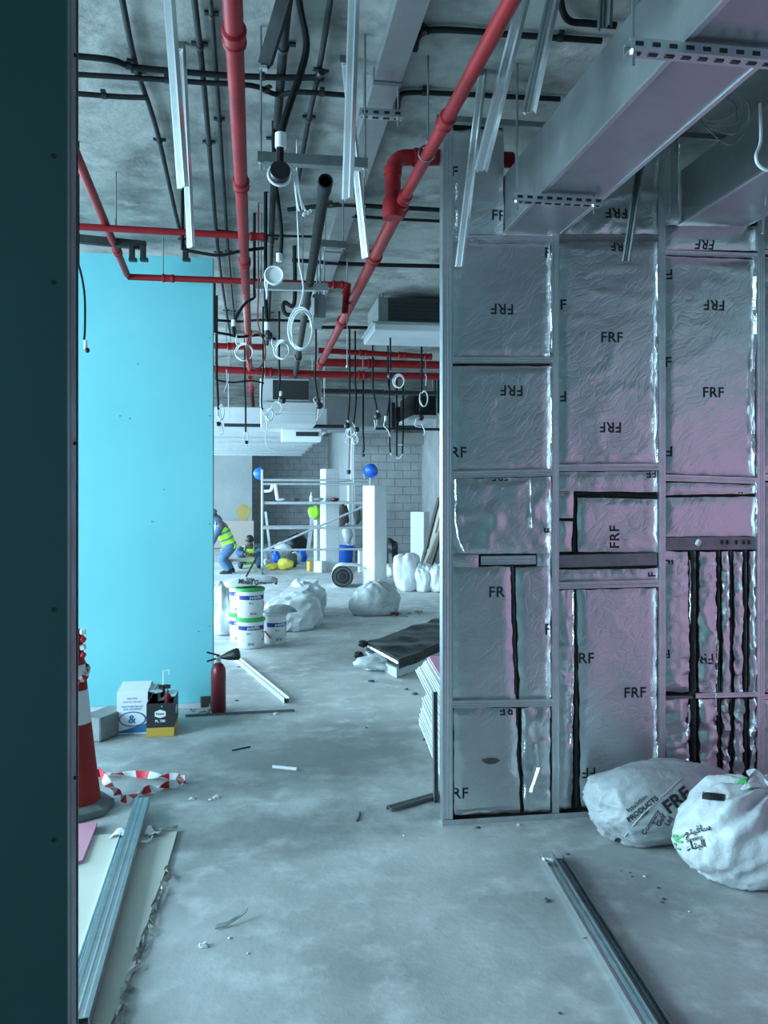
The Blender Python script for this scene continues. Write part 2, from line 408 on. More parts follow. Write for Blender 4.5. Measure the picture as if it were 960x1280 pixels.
# right wall of the front room: pink fire board below bare concrete
wr = S('wall_right', (3.3, -0.5, 0))
MB().mm((3.30, -5, 0), (3.45, 4.08, CZ)).build('concrete_core', 'conc', wr)
for k in range(4):
    y0 = -0.35 + k * 1.19
    MB().mm((3.285, y0, 0.02), (3.30, min(y0 + 1.185, 4.0), 2.30)).build('pink_board', 'pink', wr)
for k in range(3):
    y1 = -0.36 - k * 1.2
    MB().mm((3.285, y1 - 1.195, 0.02), (3.30, y1, 3.0)).build('teal_board', 'tealw', wr)
# right wall of the long room behind the foil partition
wf = S('wall_side', (4.1, 12, 0))
MB().mm((3.98, 4.08, 0), (4.2, 20.0, CZ)).build('concrete_face', 'conc', wf)
MB().mm((3.97, 19.86, 0), (3.98, 19.92, CZ)).build('corner_strip', 'plaster', wf)

def block_wall(name, x0, x1, y, z1, ret=None, bw=0.40, bh=0.20):
    w = S(name, ((x0 + x1) / 2, y, 0))
    MB().mm((x0, y, 0), (x1, y + 0.2, z1)).build('mortar_bed', 'mortar', w)
    mesh = {}
    nrow = int(z1 / bh) + 1
    for r in range(nrow):
        zz0 = r * bh + 0.006; zz1 = min((r + 1) * bh - 0.006, z1)
        if zz1 - zz0 < .03: continue
        x = x0 - (bw / 2 if r % 2 else 0)
        while x < x1 - 0.02:
            a = max(x + .006, x0); b = min(x + bw - .006, x1)
            if b - a > .03:
                key = (round(b - a, 3), round(zz1 - zz0, 3))
                pos = V(((a + b) / 2, y - 0.006 - random.random() * .006, zz0))
                if key not in mesh:
                    o = MB().mm((-(b - a) / 2, 0, 0), ((b - a) / 2, .05, zz1 - zz0)).build('block', 'cblock', None, bevel=.006, origin=(0, 0, 0))
                    mesh[key] = o
                else:
                    o = mesh[key].copy(); COL.objects.link(o)
                o.parent = w; o.location = pos - WL[w.name]
            x += bw
    return w
XR = PY(443, 616, YB).x
block_wall('wall_back', XR, 3.98, YB, CZ)
block_wall('wall_far', PY(318, 616, 27.5).x - 0.3, XR, 27.5, CZ)
# lit return between the two block walls
rw = S('wall_return', (XR + 0.1, 23.7, 0))
MB().mm((XR, YB + 0.02, 0), (XR + 0.2, 27.5, CZ)).build('plaster_face', 'plaster', rw)
# bright plastered wall on the far left with an ochre patch
YPL = 25.0
pl = S('wall_plaster', (-2, YPL, 0))
x1 = PY(315, 616, YPL).x
MB().mm((-5.3, YPL, 0), (x1, YPL + .2, CZ)).build('plaster_face', 'plaster', pl)
c = PY(304, 641, YPL - .011)
pts = [c + V((math.cos(a) * 0.20 * (1 + .18 * math.sin(3 * a)), 0, math.sin(a) * .24 * (1 + .12 * math.sin(4 * a + 1)))) for a in [i * math.pi / 12 for i in range(24)]]
MB().prism(pts, (0, .012, 0)).build('ochre_patch', 'ochre', pl)
MB().mm((x1 - 1.2, YPL - .06, 0.02), (x1 + .05, YPL - .013, PY(300, 651, YPL - .06).z)).build('board_panel', 'mdf', pl)
# far beam over the block wall
bm_ = S('trim_1', (3, YB - .2, 2.85))
MB().mm((PY(487, 616, YB - .3).x, YB - .3, PY(510, 555, YB - .3).z), (3.97, YB - .005, PY(510, 541, YB - .3).z)).build('concrete_beam', 'conc', bm_)

# ================================================================== CYAN BOARD PARTITION
YP = FL(190, 886).y
xr = PY(266, 600, YP).x; ztop = PY(180, 319, YP).z
cp = S('wall_cyan', (xr - 1.0, YP, 0))
bx = [xr, xr - 1.2, xr - 2.2]
for i in range(2):
    MB().mm((bx[i + 1] + .002, YP, 0.035), (bx[i], YP + .0125, ztop)).build('board', 'cyan', cp)
MB().mm((bx[2], YP + .013, 0), (xr, YP + .075, ztop)).build('stud_core', 'galvd', cp)
MB().channel((xr + .001, YP + .044, 0.0), (xr + .001, YP + .044, ztop), .062, .004, up=(1, 0, 0), rib=.2).build('end_stud', 'galv', cp)
MB().mm((bx[2], YP - .018, 0), (xr - .02, YP + .0, .034)).build('floor_track', 'white_steel', cp)
for (px, py) in [(262, 346), (262, 423), (262, 520), (262, 655), (262, 783), (150, 520), (162, 523), (205, 612), (248, 789), (190, 652), (172, 455)]:
    p = PY(px, py, YP); MB().lathe([(.004, 0), (.004, .003)], p + V((0, -.003, 0)), 8, Matrix.Rotation(math.pi / 2, 3, 'X')).build('screw', 'dark', cp)

# ================================================================== DARK TEAL JAMB WALL BESIDE THE CAMERA
YJ = 1.30
xj = PY(84, 616, YJ).x
jw = S('wall_jamb', (xj - 1.0, YJ, 0))
for i in range(3):
    MB().mm((xj - 1.2 * (i + 1) + .002, YJ, 0.0), (xj - 1.2 * i, YJ + .0125, CZ)).build('board', 'teal', jw)
MB().mm((xj - 3.6, YJ + .013, 0), (xj - .003, YJ + .066, CZ)).build('stud_core', 'galvd', jw)
MB().mm((xj - 3.6, YJ + .0665, 0), (xj, YJ + .079, CZ)).build('rear_board', 'teal', jw)
MB().channel((xj - .002, YJ + .040, 0.0), (xj - .002, YJ + .040, CZ), .052, .004, up=(1, 0, 0), rib=.3).build('end_stud', 'galvd', jw)
MB().mm((xj, YJ - .001, 0), (xj + .0016, YJ + .0125, CZ)).build('corner_bead', 'galvd', jw)
for py in (195, 353, 762, 1050):
    p = PY(67, py, YJ); MB().lathe([(.0036, 0), (.0036, .001)], p + V((0, -.0002, 0)), 12, Matrix.Rotation(math.pi / 2, 3, 'X')).build('screw', 'dark', jw)
for py in (68, 554, 973):
    p = PX(91, py, xj); MB().lathe([(.003, 0), (.003, .003)], V((xj + .0045, YJ + .04, p.z)), 10, Matrix.Rotation(-math.pi / 2, 3, 'Y')).build('rivet', 'dark', jw)

# ================================================================== FOIL PARTITION ON GALVANISED STUDS
WY = FL(558, 1032).y
def wp(px, py, dy=0.0):
    p = PY(px, py, WY); p.y += dy; return p
fw = S('wall_foil', (2.0, WY, 0))
ZT = PY(600, 154, WY).z
studs = [(553.5, 566), (690.5, 699), (824, 832), (947, 956)]
SX = [(PY(a, 616, WY).x, PY(b, 616, WY).x) for a, b in studs]
xend = 3.28
for a, b in SX:
    MB().channel(((a + b) / 2, WY, 0.002), ((a + b) / 2, WY, ZT), b - a, .065, up=(0, 1, 0), t=.003, rib=.02).build('stud', 'galv', fw)
MB().mm((SX[0][0] - .001, WY + .004, 0.002), (SX[0][0] + .003, WY + .066, ZT)).build('end_flange', 'galv', fw)
MB().mm((SX[0][0] - .004, WY - .004, 0), (xend, WY + .070, .004)).mm((SX[0][0] - .004, WY - .006, 0), (xend, WY - .003, PY(620, 1021, WY).z)).build('floor_track', 'galv', fw)
MB().mm((SX[0][0] - .03, WY - .006, ZT - .002), (xend, WY - .003, ZT + .036)).mm((SX[0][0] - .03, WY - .004, ZT + .034), (xend, WY + .07, CZ - .001)).build('head_track', 'galvd', fw)
def nog(pa, pb, py0, py1, m='galv', pyr=None):
    d = 0 if pyr is None else pyr
    A = wp(pa, (py0 + py1) / 2, .001); B = wp(pb, (py0 + py1) / 2 + d, .001); h = abs(wp(pa, py0).z - wp(pa, py1).z)
    MB().channel(A, B, h, .05, up=(0, 1, 0), t=.002, rib=.03).build('nogging', m, fw)
nog(566, 690.5, 293, 302, pyr=2); nog(566, 690.5, 446, 454); nog(566, 690.5, 589, 598, pyr=-3); nog(566, 690.5, 876, 885, pyr=-2)
nog(699, 824, 293, 302, 'galvd', 0); nog(699, 824, 580.5, 589, pyr=-1); nog(699, 824, 728, 736.5, pyr=-3)
nog(832, 947, 312, 318, pyr=4); nog(832, 947, 593, 601, pyr=4); nog(870, 947, 867, 873, pyr=-2)
nog(832, 866, 870, 873.5, 'galvd')
b4 = 1072
for y0, y1 in ((312, 318), (593, 601), (868, 874)): nog(956, b4, y0, y1)
sx4 = PY(1076, 616, WY).x
MB().channel((sx4, WY, .002), (sx4, WY, ZT), .036, .065, up=(0, 1, 0), t=.003, rib=.06).build('stud', 'galv', fw)
# dark wool behind the facing
MB().mm((SX[0][1], WY + .034, .006), (xend, WY + .062, PY(600, 296, WY).z)).build('mineral_wool', 'wool', fw)
for a, b in ((566, 631), (705, 850)):
    MB().mm((PY(a, 616, WY).x, WY + .034, PY(600, 296, WY).z), (PY(b, 616, WY).x, WY + .062, ZT)).build('mineral_wool', 'wool', fw)
MB().mm((PY(940, 616, WY).x, WY + .034, PY(600, 296, WY).z), (xend, WY + .062, ZT)).build('mineral_wool', 'wool', fw)

def foil_panel(TL, TR, BR, BL, amp=.004, rag=1.0, dy=.014, crink=1.0):
    """a crinkled foil-faced insulation board; corners given on the wall face"""
    a, b, c_, d = [wp(*q) for q in (TL, TR, BR, BL)]
    wdt = (b - a).length; hgt = (a - d).length
    nx = max(6, min(30, int(wdt / .018))); nz = max(4, min(72, int(hgt / .016)))
    mb = MB(); vs = []; off = random.random() * 50
    for j in range(nz + 1):
        v = j / nz
        L = a.lerp(d, v); R_ = b.lerp(c_, v)
        L = L + V((fbm(V((off, v * hgt * 13, 0)), 3) * .0042 * rag, 0, 0)); R_ = R_ + V((fbm(V((off + 9, v * hgt * 13, 0)), 3) * .0042 * rag, 0, 0))
        for i in range(nx + 1):
            u = i / nx; p = L.lerp(R_, u)
            if j in (0, nz): p.z += noise.noise(V((p.x * 14, off, 3))) * .004 * rag
            ed = min(u * wdt, (1 - u) * wdt, v * hgt, (1 - v) * hgt)
            q = V((p.x * 5 + off, p.z * 7, off))
            r = 1 - abs(noise.noise(q * 1.0 + V((0, 0, 2)))) * 2
            dsp = fbm(q * .7) * amp + (max(r, .0) ** 3) * -amp * .8 * crink
            if ed < .035: dsp += fbm(V((p.x * 38, p.z * 38, off)), 2) * .0045 * crink
            if crink > 1.4: dsp += (abs(noise.noise(V((p.x * 17, p.z * 23, off)))) - .25) * .009 * (crink - 1)
            pill = -.010 * min(1, ed / .03)
            vs.append(V((p.x, WY + dy + .006 + pill + dsp, p.z)))
    n1 = nx + 1
    fs = [(j * n1 + i, j * n1 + i + 1, (j + 1) * n1 + i + 1, (j + 1) * n1 + i) for j in range(nz) for i in range(nx)]
    bd = [i for i in range(n1)] + [j * n1 + nx for j in range(1, nz + 1)] + [nz * n1 + i for i in range(nx - 1, -1, -1)] + [j * n1 for j in range(nz - 1, 0, -1)]
    k = len(vs); vs += [V((vs[i].x, WY + .033, vs[i].z)) for i in bd]; nb = len(bd)
    fs += [(bd[i], k + i, k + (i + 1) % nb, bd[(i + 1) % nb]) for i in range(nb)]
    po = mb.add(vs, fs).build('insulation_panel', 'foil', fw, smooth=True, angle=50); FOILT.append((list(vs), list(fs), po)); return po
FP = foil_panel; FOILT = []
# bay 1
FP((566, 160), (631, 160), (631, 293), (566, 291)); FP((566, 302), (690, 304), (690, 446), (566, 446), .003)
FP((566, 457), (690, 457), (690, 588), (566, 589), .003)
FP((566, 599), (690, 596), (690, 692), (566, 693), .007, crink=2.0)
FP((566, 693), (599, 693), (599, 709), (566, 709)); FP((673, 692), (690, 692), (690, 709), (673, 709))
FP((566, 709), (638.5, 709), (645, 876), (566, 876), .003, 1.6); FP((645.5, 709), (690, 709), (690, 874), (651, 875), .003, 1.6)
FP((568, 886), (646, 886), (651.5, 1017), (569, 1021), .006, 1.6); FP((653, 885), (689, 884), (689, 1015), (655.5, 1017), .009, 1.6, crink=1.8)
_c = wp(614, 952, -.003); MB().prism([_c + V((math.cos(a) * .042 * (1 + .2 * math.sin(3 * a)), 0, math.sin(a) * .012)) for a in [math.pi * i / 8 for i in range(16)]], (0, .006, 0)).build('tear_patch', 'wood', fw)
# bay 2
FP((703, 160), (824, 160), (824, 293), (703, 293), .008, crink=1.5); FP((699, 302), (824, 302), (824, 580), (699, 580), .004)
FP((699, 590), (824, 589), (824, 615), (699, 614), .004); FP((699, 614), (719, 614), (718, 648), (699, 647), .004)
FP((699, 651), (717, 652), (717, 690), (699, 690), .008); FP((723, 622), (824, 624), (824, 691), (724, 690), .006)
FP((699, 713), (824, 711), (824, 727), (699, 729), .005)
FP((699, 738), (719.5, 738), (717, 1012), (699, 1014), .006, 1.8, crink=1.8); FP((723, 738), (823, 735), (823, 1008), (728, 1011), .003, 1.6, crink=.8)
# bay 3
FP((833, 160), (850, 160), (850, 280), (833, 280)); FP((833, 281), (947, 281), (947, 312), (833, 311), .004)
FP((833, 319), (946, 323), (946, 596), (833, 592), .004)
FP((833, 603), (947, 606), (947, 617), (833, 619), .004); FP((833, 622), (947, 621), (947, 671), (833, 671), .005)
for (l0, r0, l1, r1) in ((833, 862, 833, 863), (876, 897.5, 876, 898), (905, 914, 905, 914), (920, 930, 920, 931), (939.5, 947, 939, 947)):
    FP((l0, 690), (r0, 690), (r1, 866), (l1, 866), .008, 1.5, crink=2.0)
    FP((l1, 875), (r1, 874), (r1 - 1, 1004), (l1, 1006), .010, 1.5, crink=2.8)
# bay 4 (beyond the picture's edge)
for y0, y1 in ((160, 310), (320, 592), (603, 866), (876, 1004)): FP((957, y0), (b4, y0), (b4, y1), (957, y1), .005)
# bits fixed in the wall: socket channel, service channel, cross pipe
o = MB(); A = wp(602, 701, .012); B = wp(671, 700, .012)
o.channel(A, B, abs(wp(602, 695.5).z - wp(602, 706.5).z), .02, up=(0, 1, 0), t=.002, rib=.05); tag(o.build('box_channel', 'galv', fw), 'short galvanised channel set in a slot of the foil')
A = wp(699, 702, .02); B = wp(823, 699, .02)
tag(MB().beam(A, B, .02, abs(wp(699, 693).z - wp(699, 709).z), up=(0, 0, 1))  .build('cross_duct', 'galvd', fw, bevel=.003), 'dark grey horizontal service channel in the foil')
A = wp(832, 680, .012); B = wp(947, 679, .012)
tag(MB().channel(A, B, abs(wp(832, 671.5).z - wp(832, 687.5).z), .02, up=(0, 1, 0), t=.002, rib=.05).build('perforated_channel', 'galvd', fw), 'dark perforated channel across the top of the slits')
for px in (904, 911, 922, 931, 938):
    MB().box(wp(px, 678, .009), (.010, .004, .022)).build('slot', 'dark', fw)
MB().box(wp(873, 678, .0), (.028, .02, .035), Euler((.3, .4, .2)).to_matrix()).build('plaster_dab', 'white', fw, bevel=.006)
for px, r in ((869, .020), (901.5, .010), (917, .008), (935, .012)):
    MB().tube([wp(px, 688, .034), wp(px + .6, 1004, .034)], r, 8).build('conduit', 'dark', fw, smooth=True)
MB().tube([wp(642, 708, .034), wp(650, 1006, .034)], .012, 8).build('conduit', 'dark', fw, smooth=True)
MB().tube(smooth_path([wp(720, 690, .03), wp(720, 630, .03), wp(724, 618, .03), wp(760, 617, .03), wp(823, 621, .03)]), .011, 8).build('conduit', 'black_pipe', fw, smooth=True)
MB().tube([wp(721.5, 735, .034), wp(723, 1012, .034)], .012, 8).build('conduit', 'dark', fw, smooth=True)
# bright folded foil strips along the stud edges and corners
def fold(pts, w=.010, name='foil_fold', dy=-.004):
    P = []
    for (a, b) in zip(pts[:-1], pts[1:]):
        A, B = wp(*a, dy), wp(*b, dy); n = max(3, int((B - A).length / .025))
        for i in range(n): P.append(A.lerp(B, i / n) + V((random.uniform(-.003, .003), random.uniform(-.004, .002), random.uniform(-.003, .003))))
    P.append(wp(*pts[-1], dy))
    sd = []; an = 0
    d = (P[-1] - P[0]).normalized(); base = V((0, 1, 0)).cross(d).normalized()
    for i in range(len(P)):
        an += random.uniform(-.8, .8); an = max(-1.0, min(1.0, an))
        sd.append((base * math.cos(an) + V((0, 1, 0)) * math.sin(an)).normalized())
    MB().ribbon(P, sd, w, .0012).build(name, 'tape', fw, smooth=True, angle=25)
fold([(820.5, 330), (820.5, 420)]); fold([(820, 420), (819, 470), (821, 578)], .011)
fold([(943.5, 285), (944, 312)]); fold([(942, 322), (943, 430), (940, 480), (941, 560), (945, 592)], .018); fold([(945, 604), (945, 668)], .008)
fold([(688.5, 310), (688.5, 440)], .006); fold([(688, 415), (686, 446)], .016); fold([(688, 458), (688.5, 586)], .006); fold([(688, 600), (688, 690)], .007); fold([(688, 720), (687, 800), (688, 872)], .007)
fold([(569, 600), (569, 640), (571, 670), (580, 690)], .008); fold([(569, 297), (620, 305), (690, 304)], .008, dy=-.006)
fold([(662, 600), (664, 660)], .004); fold([(820, 738), (820, 850), (821, 1000)], .007)
fold([(716, 740), (716, 860), (713, 930)], .007); fold([(862, 700), (862, 780)], .005); fold([(861, 880), (858, 960)], .012); fold([(897, 800), (894, 900)], .007)
fold([(669, 930), (672, 960), (663, 990)], .016); fold([(570, 1018), (600, 1014), (645, 1012)], .010); fold([(655, 890), (656, 1000)], .006)
fold([(942, 900), (940, 950)], .014); fold([(925, 845), (925, 866)], .012); fold([(570, 230), (571, 290)], .010); fold([(836, 170), (836, 276)], .004, dy=-.006); fold([(848, 170), (848, 276)], .004, dy=-.006)
fold([(570, 300), (570, 305)], .006)

# the FRF print on the foil
XV, ZV = V((1, 0, 0)), V((0, 0, 1))
FS = 0.0745
_fv, _ff, _fo = [], [], []
for _a, _b, _p in FOILT:
    _n = len(_fv); _fv += _a; _ff += [tuple(i + _n for i in f) for f in _b]; _fo += [_p] * len(_b)
FBV = BVHTree.FromPolygons(_fv, _ff)
def frf(px, py, s='FRF', o='U', k=1.0, dy=-.0050):
    c = wp(px, py, dy)
    x, y = {'U': (XV, ZV), 'D': (-XV, -ZV), 'V': (ZV, -XV), 'W': (-ZV, XV)}[o]
    vs, fs = text_mesh(s, .018, 1.08); b = bmesh.new(); vv = [b.verts.new(v) for v in vs]
    for f in fs:
        try: b.faces.new([vv[i] for i in f])
        except ValueError: pass
    bmesh.ops.triangulate(b, faces=b.faces)
    for _ in range(2):
        bmesh.ops.subdivide_edges(b, edges=[e_ for e_ in b.edges if e_.calc_length() > .16], cuts=1); bmesh.ops.triangulate(b, faces=b.faces)
    m_ = MB(); ok = {}; own = {}
    for v in b.verts:
        q = c + x * (v.co.x * FS * k) + y * (v.co.y * FS * k)
        h, _nn, _fi, _dd = FBV.ray_cast(V((q.x, WY - .2, q.z)), V((0, 1, 0)))
        if h is not None: own[_fo[_fi].name] = own.get(_fo[_fi].name, 0) + 1
        ok[v] = None if h is None or h.y > WY + .03 else V((q.x, h.y - .0014, q.z))
    idx = {}
    for f in b.faces:
        if all(ok[v] is not None for v in f.verts):
            ids = []
            for v in f.verts:
                if v not in idx: idx[v] = len(m_.v); m_.v.append(ok[v])
                ids.append(idx[v])
            m_.f.append(tuple(ids))
    b.free()
    if m_.f: m_.build('print', 'print', bpy.data.objects[max(own, key=own.get)])
for a in [(628, 386, 'FRF', 'D'), (766, 421), (894, 381, 'FRF', 'D'), (893, 490), (764, 534, 'FRF', 'D'), (640, 488, 'FRF', 'D'), (574, 565, 'RF'),
          (705.5, 380, 'F'), (705, 495, 'F', 'D'), (686, 315, 'F'), (769, 671, 'FRF', 'V'), (622, 740, 'FR'), (686, 787, 'F'), (734, 823, 'RF'), (795, 866),
          (634, 889, 'RF', 'D', .85), (576, 992, 'RF'), (737, 967, 'FF', 'D'), (882, 305, 'FRF', 'D', .9), (838, 342, 'F', 'D'), (837, 452, 'F'), (838, 564, 'F', 'D'),
          (776, 308, 'FRF', 'D', .85), (771, 266, 'FRF', 'D'), (624, 268, 'FF'), (569.5, 213, 'F'), (816, 592, 'FF', 'D', .8), (930, 618, 'F', 'V', .8), (816, 718, 'F', 'V', .8),
          (883, 824, 'FR', 'D'), (838, 703, 'F', 'W', .8), (836, 818, 'F', 'D', .8), (626, 596.5, 'FRF', 'D', .7, -.0075), (686, 663, 'F', 'V', .8)]:
    frf(*a)
# ================================================================== CEILING SERVICES
def single(mb, name, m, label, cat, group=None, smooth=True, bevel=0, angle=40, kind=None):
    return tag(mb.build(name, m, None, smooth=smooth, bevel=bevel, angle=angle), label, cat, group, kind)
def on_ceiling(pts, r, drop=0.004):
    return [PZ(px, py, CZ - r - drop) for px, py in pts]
def conduit(pts, r, label, m='black_pipe', saddles=(), drop=.012, bend=True, group=None, name='conduit'):
    P = on_ceiling(pts, r, drop); P2 = smooth_path(P, 5) if (bend and len(P) > 2) else P
    t = T(name, label, 'conduit', P[0], group)
    MB().tube(P2, r, 10).build('pipe', m, t, smooth=True)
    for f in saddles:
        n = f * (len(P2) - 1); i = min(int(n), len(P2) - 2); c = P2[i].lerp(P2[i + 1], n - i); d = (P2[i + 1] - P2[i]).normalized()
        sdl = MB().lathe([(r * 1.25, -.012), (r * 1.25, .012)], c, 10, d.to_track_quat('Z', 'Y').to_matrix()).build('saddle', 'dark', t, smooth=True)
        sd = d.cross(V((0, 0, 1))).normalized()
        MB().beam(c - sd * (r * 2.6) + V((0, 0, r * .9)), c + sd * (r * 2.6) + V((0, 0, r * .9)), .022, .010).build('saddle_base', 'dark', sdl)
    return t
conduit([(150, -14), (170, 83), (197, 167), (224, 285), (243, 350)], .0125, 'black conduit on the soffit running beside the pale hanging channels', 'dusty_pipe', (.28, .52, .8))
conduit([(241, -16), (257, 130), (275, 336), (288, 420)], .013, 'dark conduit on the soffit, the thicker of a close pair, next to the red pipe', 'dusty_pipe', (.2, .4, .62, .85))
conduit([(261, -16), (270, 90), (287, 336), (295, 420)], .0105, 'thinner dark conduit of the close pair on the soffit', 'dusty_pipe', (.2, .4, .62, .85))
conduit([(361, -12), (354, 60), (342, 230), (337, 360), (334, 430)], .020, 'thick dark conduit on the soffit beside the hanging black cable', 'black_pipe', (.25, .42, .62, .85))
conduit([(415, -14), (400, 80), (384, 160), (371, 235)], .0125, 'dusty grey conduit on the soffit that ends past the black strut', 'dusty_pipe', (.42, .62, .85))
conduit([(96, 70), (140, 75), (168, 84), (230, 90), (297, 95), (390, 97), (402, 90)], .013, 'wavy black conduit crossing the soffit, topmost of the three at the jamb', 'cable', (.3, .72, .97), drop=.045)
conduit([(96, 93), (180, 98), (250, 103), (315, 107), (345, 118), (372, 115), (420, 118), (432, 119)], .0115, 'black conduit crossing the soffit with a dip beside the grey conduit', 'cable', (.2, .5, .8), drop=.045)
conduit([(96, 117), (150, 121), (183, 122)], .012, 'short black conduit joining the long one by the jamb', 'cable', (.3,), drop=.045)
conduit([(519, 62), (523, 46), (537, 38), (575, 38), (650, 44), (752, 51)], .0125, 'black conduit bending out of the trunking above the red pipe', 'cable', (.35, .9))
conduit([(497, 140), (499, 123), (510, 116), (560, 117), (640, 121), (700, 124)], .0115, 'black conduit bending out of the trunking towards the foil wall', 'cable', (.5,))
conduit([(700, -30), (702, 8), (712, 26), (735, 29), (770, 32)], .0135, 'black conduit with a tight bend beside the big duct', 'cable')
conduit([(360, 262), (420, 256), (470, 258), (560, 263)], .014, 'black conduit crossing behind the thick red riser', 'cable', (.3,), drop=.045)
conduit([(440, 270), (500, 274), (560, 277)], .010, 'thin black conduit just behind the one crossing the red riser', 'cable', drop=.045)
conduit([(270, 288), (330, 294), (400, 296)], .009, 'thin black conduit crossing above the white cable drum', 'cable', drop=.045)
conduit([(365, 325), (440, 330), (553, 333)], .016, 'black conduit crossing behind the end of the sloping red pipe', 'cable', (.3, .6), drop=.045)
conduit([(268, 400), (300, 402), (330, 400), (400, 402)], .014, 'black conduit crossing far behind the cable coils', 'cable', drop=.045)
conduit([(400, 409), (470, 410), (553, 415)], .018, 'black conduit crossing under the slatted air unit', 'cable', drop=.045)

# flat trunking along the ceiling
t = T('cable_trunking', 'flat galvanised cable trunking fixed along the soffit with open slots', 'trunking', PZ(500, 100, CZ))
zt = CZ - .06
xa, xb = PZ(462, 122, zt).x, PZ(495, 122, zt).x
MB().mm((xa, 2.6, zt), (xb, 8.6, CZ - .002)).build('trunking_body', 'duct', t)
for yy in (3.6, 4.9, 6.2, 7.4):
    MB().mm((xa - .004, yy, zt - .004), (xb + .004, yy + .03, CZ - .003)).build('joint_sleeve', 'galvd', t)
for (px, py) in ((516, 72), (434, 289)):
    p = PZ(px, py, zt); MB().mm((xb - .002, p.y - .05, zt + .008), (xb + .004, p.y + .06, zt + .05)).build('side_slot', 'dark', t)

# ---- red sprinkler pipes
ZR = 3.10
def redpipe(label, P, r, coup=(), name='sprinkler_pipe', group=None, rods=()):
    t = T(name, label, 'pipe', P[0], group)
    MB().tube(P, r, 16).build('pipe', 'red', t, smooth=True)
    for q in coup:
        i, f = int(q), q - int(q); c = P[i].lerp(P[i + 1], f); d = (P[i + 1] - P[i]).normalized()
        R = d.to_track_quat('Z', 'Y').to_matrix(); L = .045
        MB().lathe([(r * 1.05, -L), (r * 1.32, -L + .006), (r * 1.32, -L + .02), (r * 1.16, -L + .026), (r * 1.16, L - .026), (r * 1.32, L - .02), (r * 1.32, L - .006), (r * 1.05, L)], c, 16, R).build('coupling', 'red', t, smooth=True, angle=30)
    for f in rods:
        c = P[0].lerp(P[-1], f); MB().tube([c, V((c.x, c.y, CZ - .001))], .007, 6).build('hanger_rod', 'galvd', t)
    return t
A = PZ(288, -60, ZR); B = PZ(306, 330, ZR); C_ = PZ(312, 462, ZR)
B.x = A.x + (C_.x - A.x) * (B.y - A.y) / (C_.y - A.y)
redpipe('dusty red sprinkler pipe running straight away under the soffit beside the conduit pair', [A, B, C_], .030, (.135, .55, .985, 1.5))
q0 = PZ(313, 472, ZR); q1 = PZ(320, 545, ZR - .15)
redpipe('thin pale red pipe sloping on beyond the cross main', [q0, q1], .030, (.12,))
A = PZ(672, -60, ZR); J = PZ(503, 252, ZR); E = PZ(399, 459, ZR)
t = redpipe('bright red sprinkler pipe with a step up in size at the riser', [A, J], .0265, (.53, .97))
redpipe('thicker red sprinkler pipe running from the riser to the cross main', [J, E], .036, (.02, .18, .53, .93))
# riser with elbow going into the foil wall
yj = J.y + .02
p0 = PY(491, 268, yj); p1 = PY(491, 214, yj); pe = PY(508, 197, yj); p2 = PY(640, 200, yj + .1)
path = [p0, p1]
for k in range(1, 7):
    a = k / 6 * math.pi / 2; path.append(V((pe.x - (pe.x - p1.x) * math.cos(a), yj, p1.z + (pe.z - p1.z) * math.sin(a))))
path += [PY(553, 197, yj + .05), p2]
t = T('sprinkler_riser', 'dark red riser with an elbow turning into the foil wall', 'pipe', p0)
MB().tube(path, .040, 16).build('pipe', 'red', t, smooth=True, angle=60)
MB().lathe([(.046, -.02), (.046, .02)], p1, 16).build('coupling', 'red', t, smooth=True)
MB().lathe([(.046, -.02), (.046, .02)], PY(522, 197, yj), 16, Matrix.Rotation(math.pi / 2, 3, 'Y')).build('coupling', 'red', t, smooth=True)
MB().lathe([(.052, -.04), (.052, .05)], p0 + V((0, 0, .02)), 16).build('tee', 'red', t, smooth=True)
# branch by the cyan board
z3 = 3.22
a = PZ(88, 176, z3); b = PZ(160, 346, z3); c = PZ(325, 352, z3); c.y = b.y; d = PZ(432, 360, z3); d.y = b.y
c.z = d.z = z3
redpipe('red branch pipe sloping past the jamb then turning along the cyan board', [a, a.lerp(b, .97), b, c, V((d.x, b.y, z3))], .023, (.75, 2.3, 3.9))
w_ = V((d.x, b.y, z3)); 
redpipe('short red drop pipe under the branch near the white loop', [w_ + V((.0, .0, .0)), PY(431, 392, b.y)], .026, (.15,))
redpipe('thin red pipe crossing just under the soffit above the cyan board', [PY(94, 283, 5.0), PY(325, 296, 5.0)], .020, (.985,))
ym = C_.y
redpipe('long red cross main far back, the lowest of the cross pipes', [PY(255, 461, ym), PY(400, 468, ym), PY(570, 471, ym)], .042, (.55, 1.3), rods=(.1, .62))
redpipe('dark red cross main just above the lowest one', [PY(405, 453, ym + .6), PY(570, 457, ym + .6)], .052, (.35,), rods=(.25, .7))
redpipe('thin dark red cross pipe with a capped end below the slatted unit', [PY(398, 438, ym - .9), PY(537, 446, ym - .9)], .030, (.4, .75, .985), rods=(.5,))
redpipe('thin dark red cross pipe behind the cable drums', [PY(262, 432, ym - .5), PY(330, 434, ym - .5)], .034, (.4,), rods=(.3,))

# ---- open black drain pipe
p0 = PZ(407, 226, 3.06); p1 = PZ(369, 470, 3.06)
t = T('drain_pipe', 'black open-ended drain pipe hanging under the soffit', 'pipe', p0)
d = (p1 - p0).normalized(); R = d.to_track_quat('Z', 'Y').to_matrix(); L = (p1 - p0).length
MB().lathe([(.023, L), (.028, L), (.028, .12), (.034, .115), (.034, 0), (.028, 0), (.028, .13), (.023, .135), (.023, L)], p0, 16, R, cap=False).build('pipe', 'black_pipe', t, smooth=True)
for f in (.42, .78): MB().lathe([(.036, -.05), (.040, -.04), (.040, .04), (.036, .05)], p0 + d * L * f, 16, R).build('socket', 'dark', t, smooth=True)

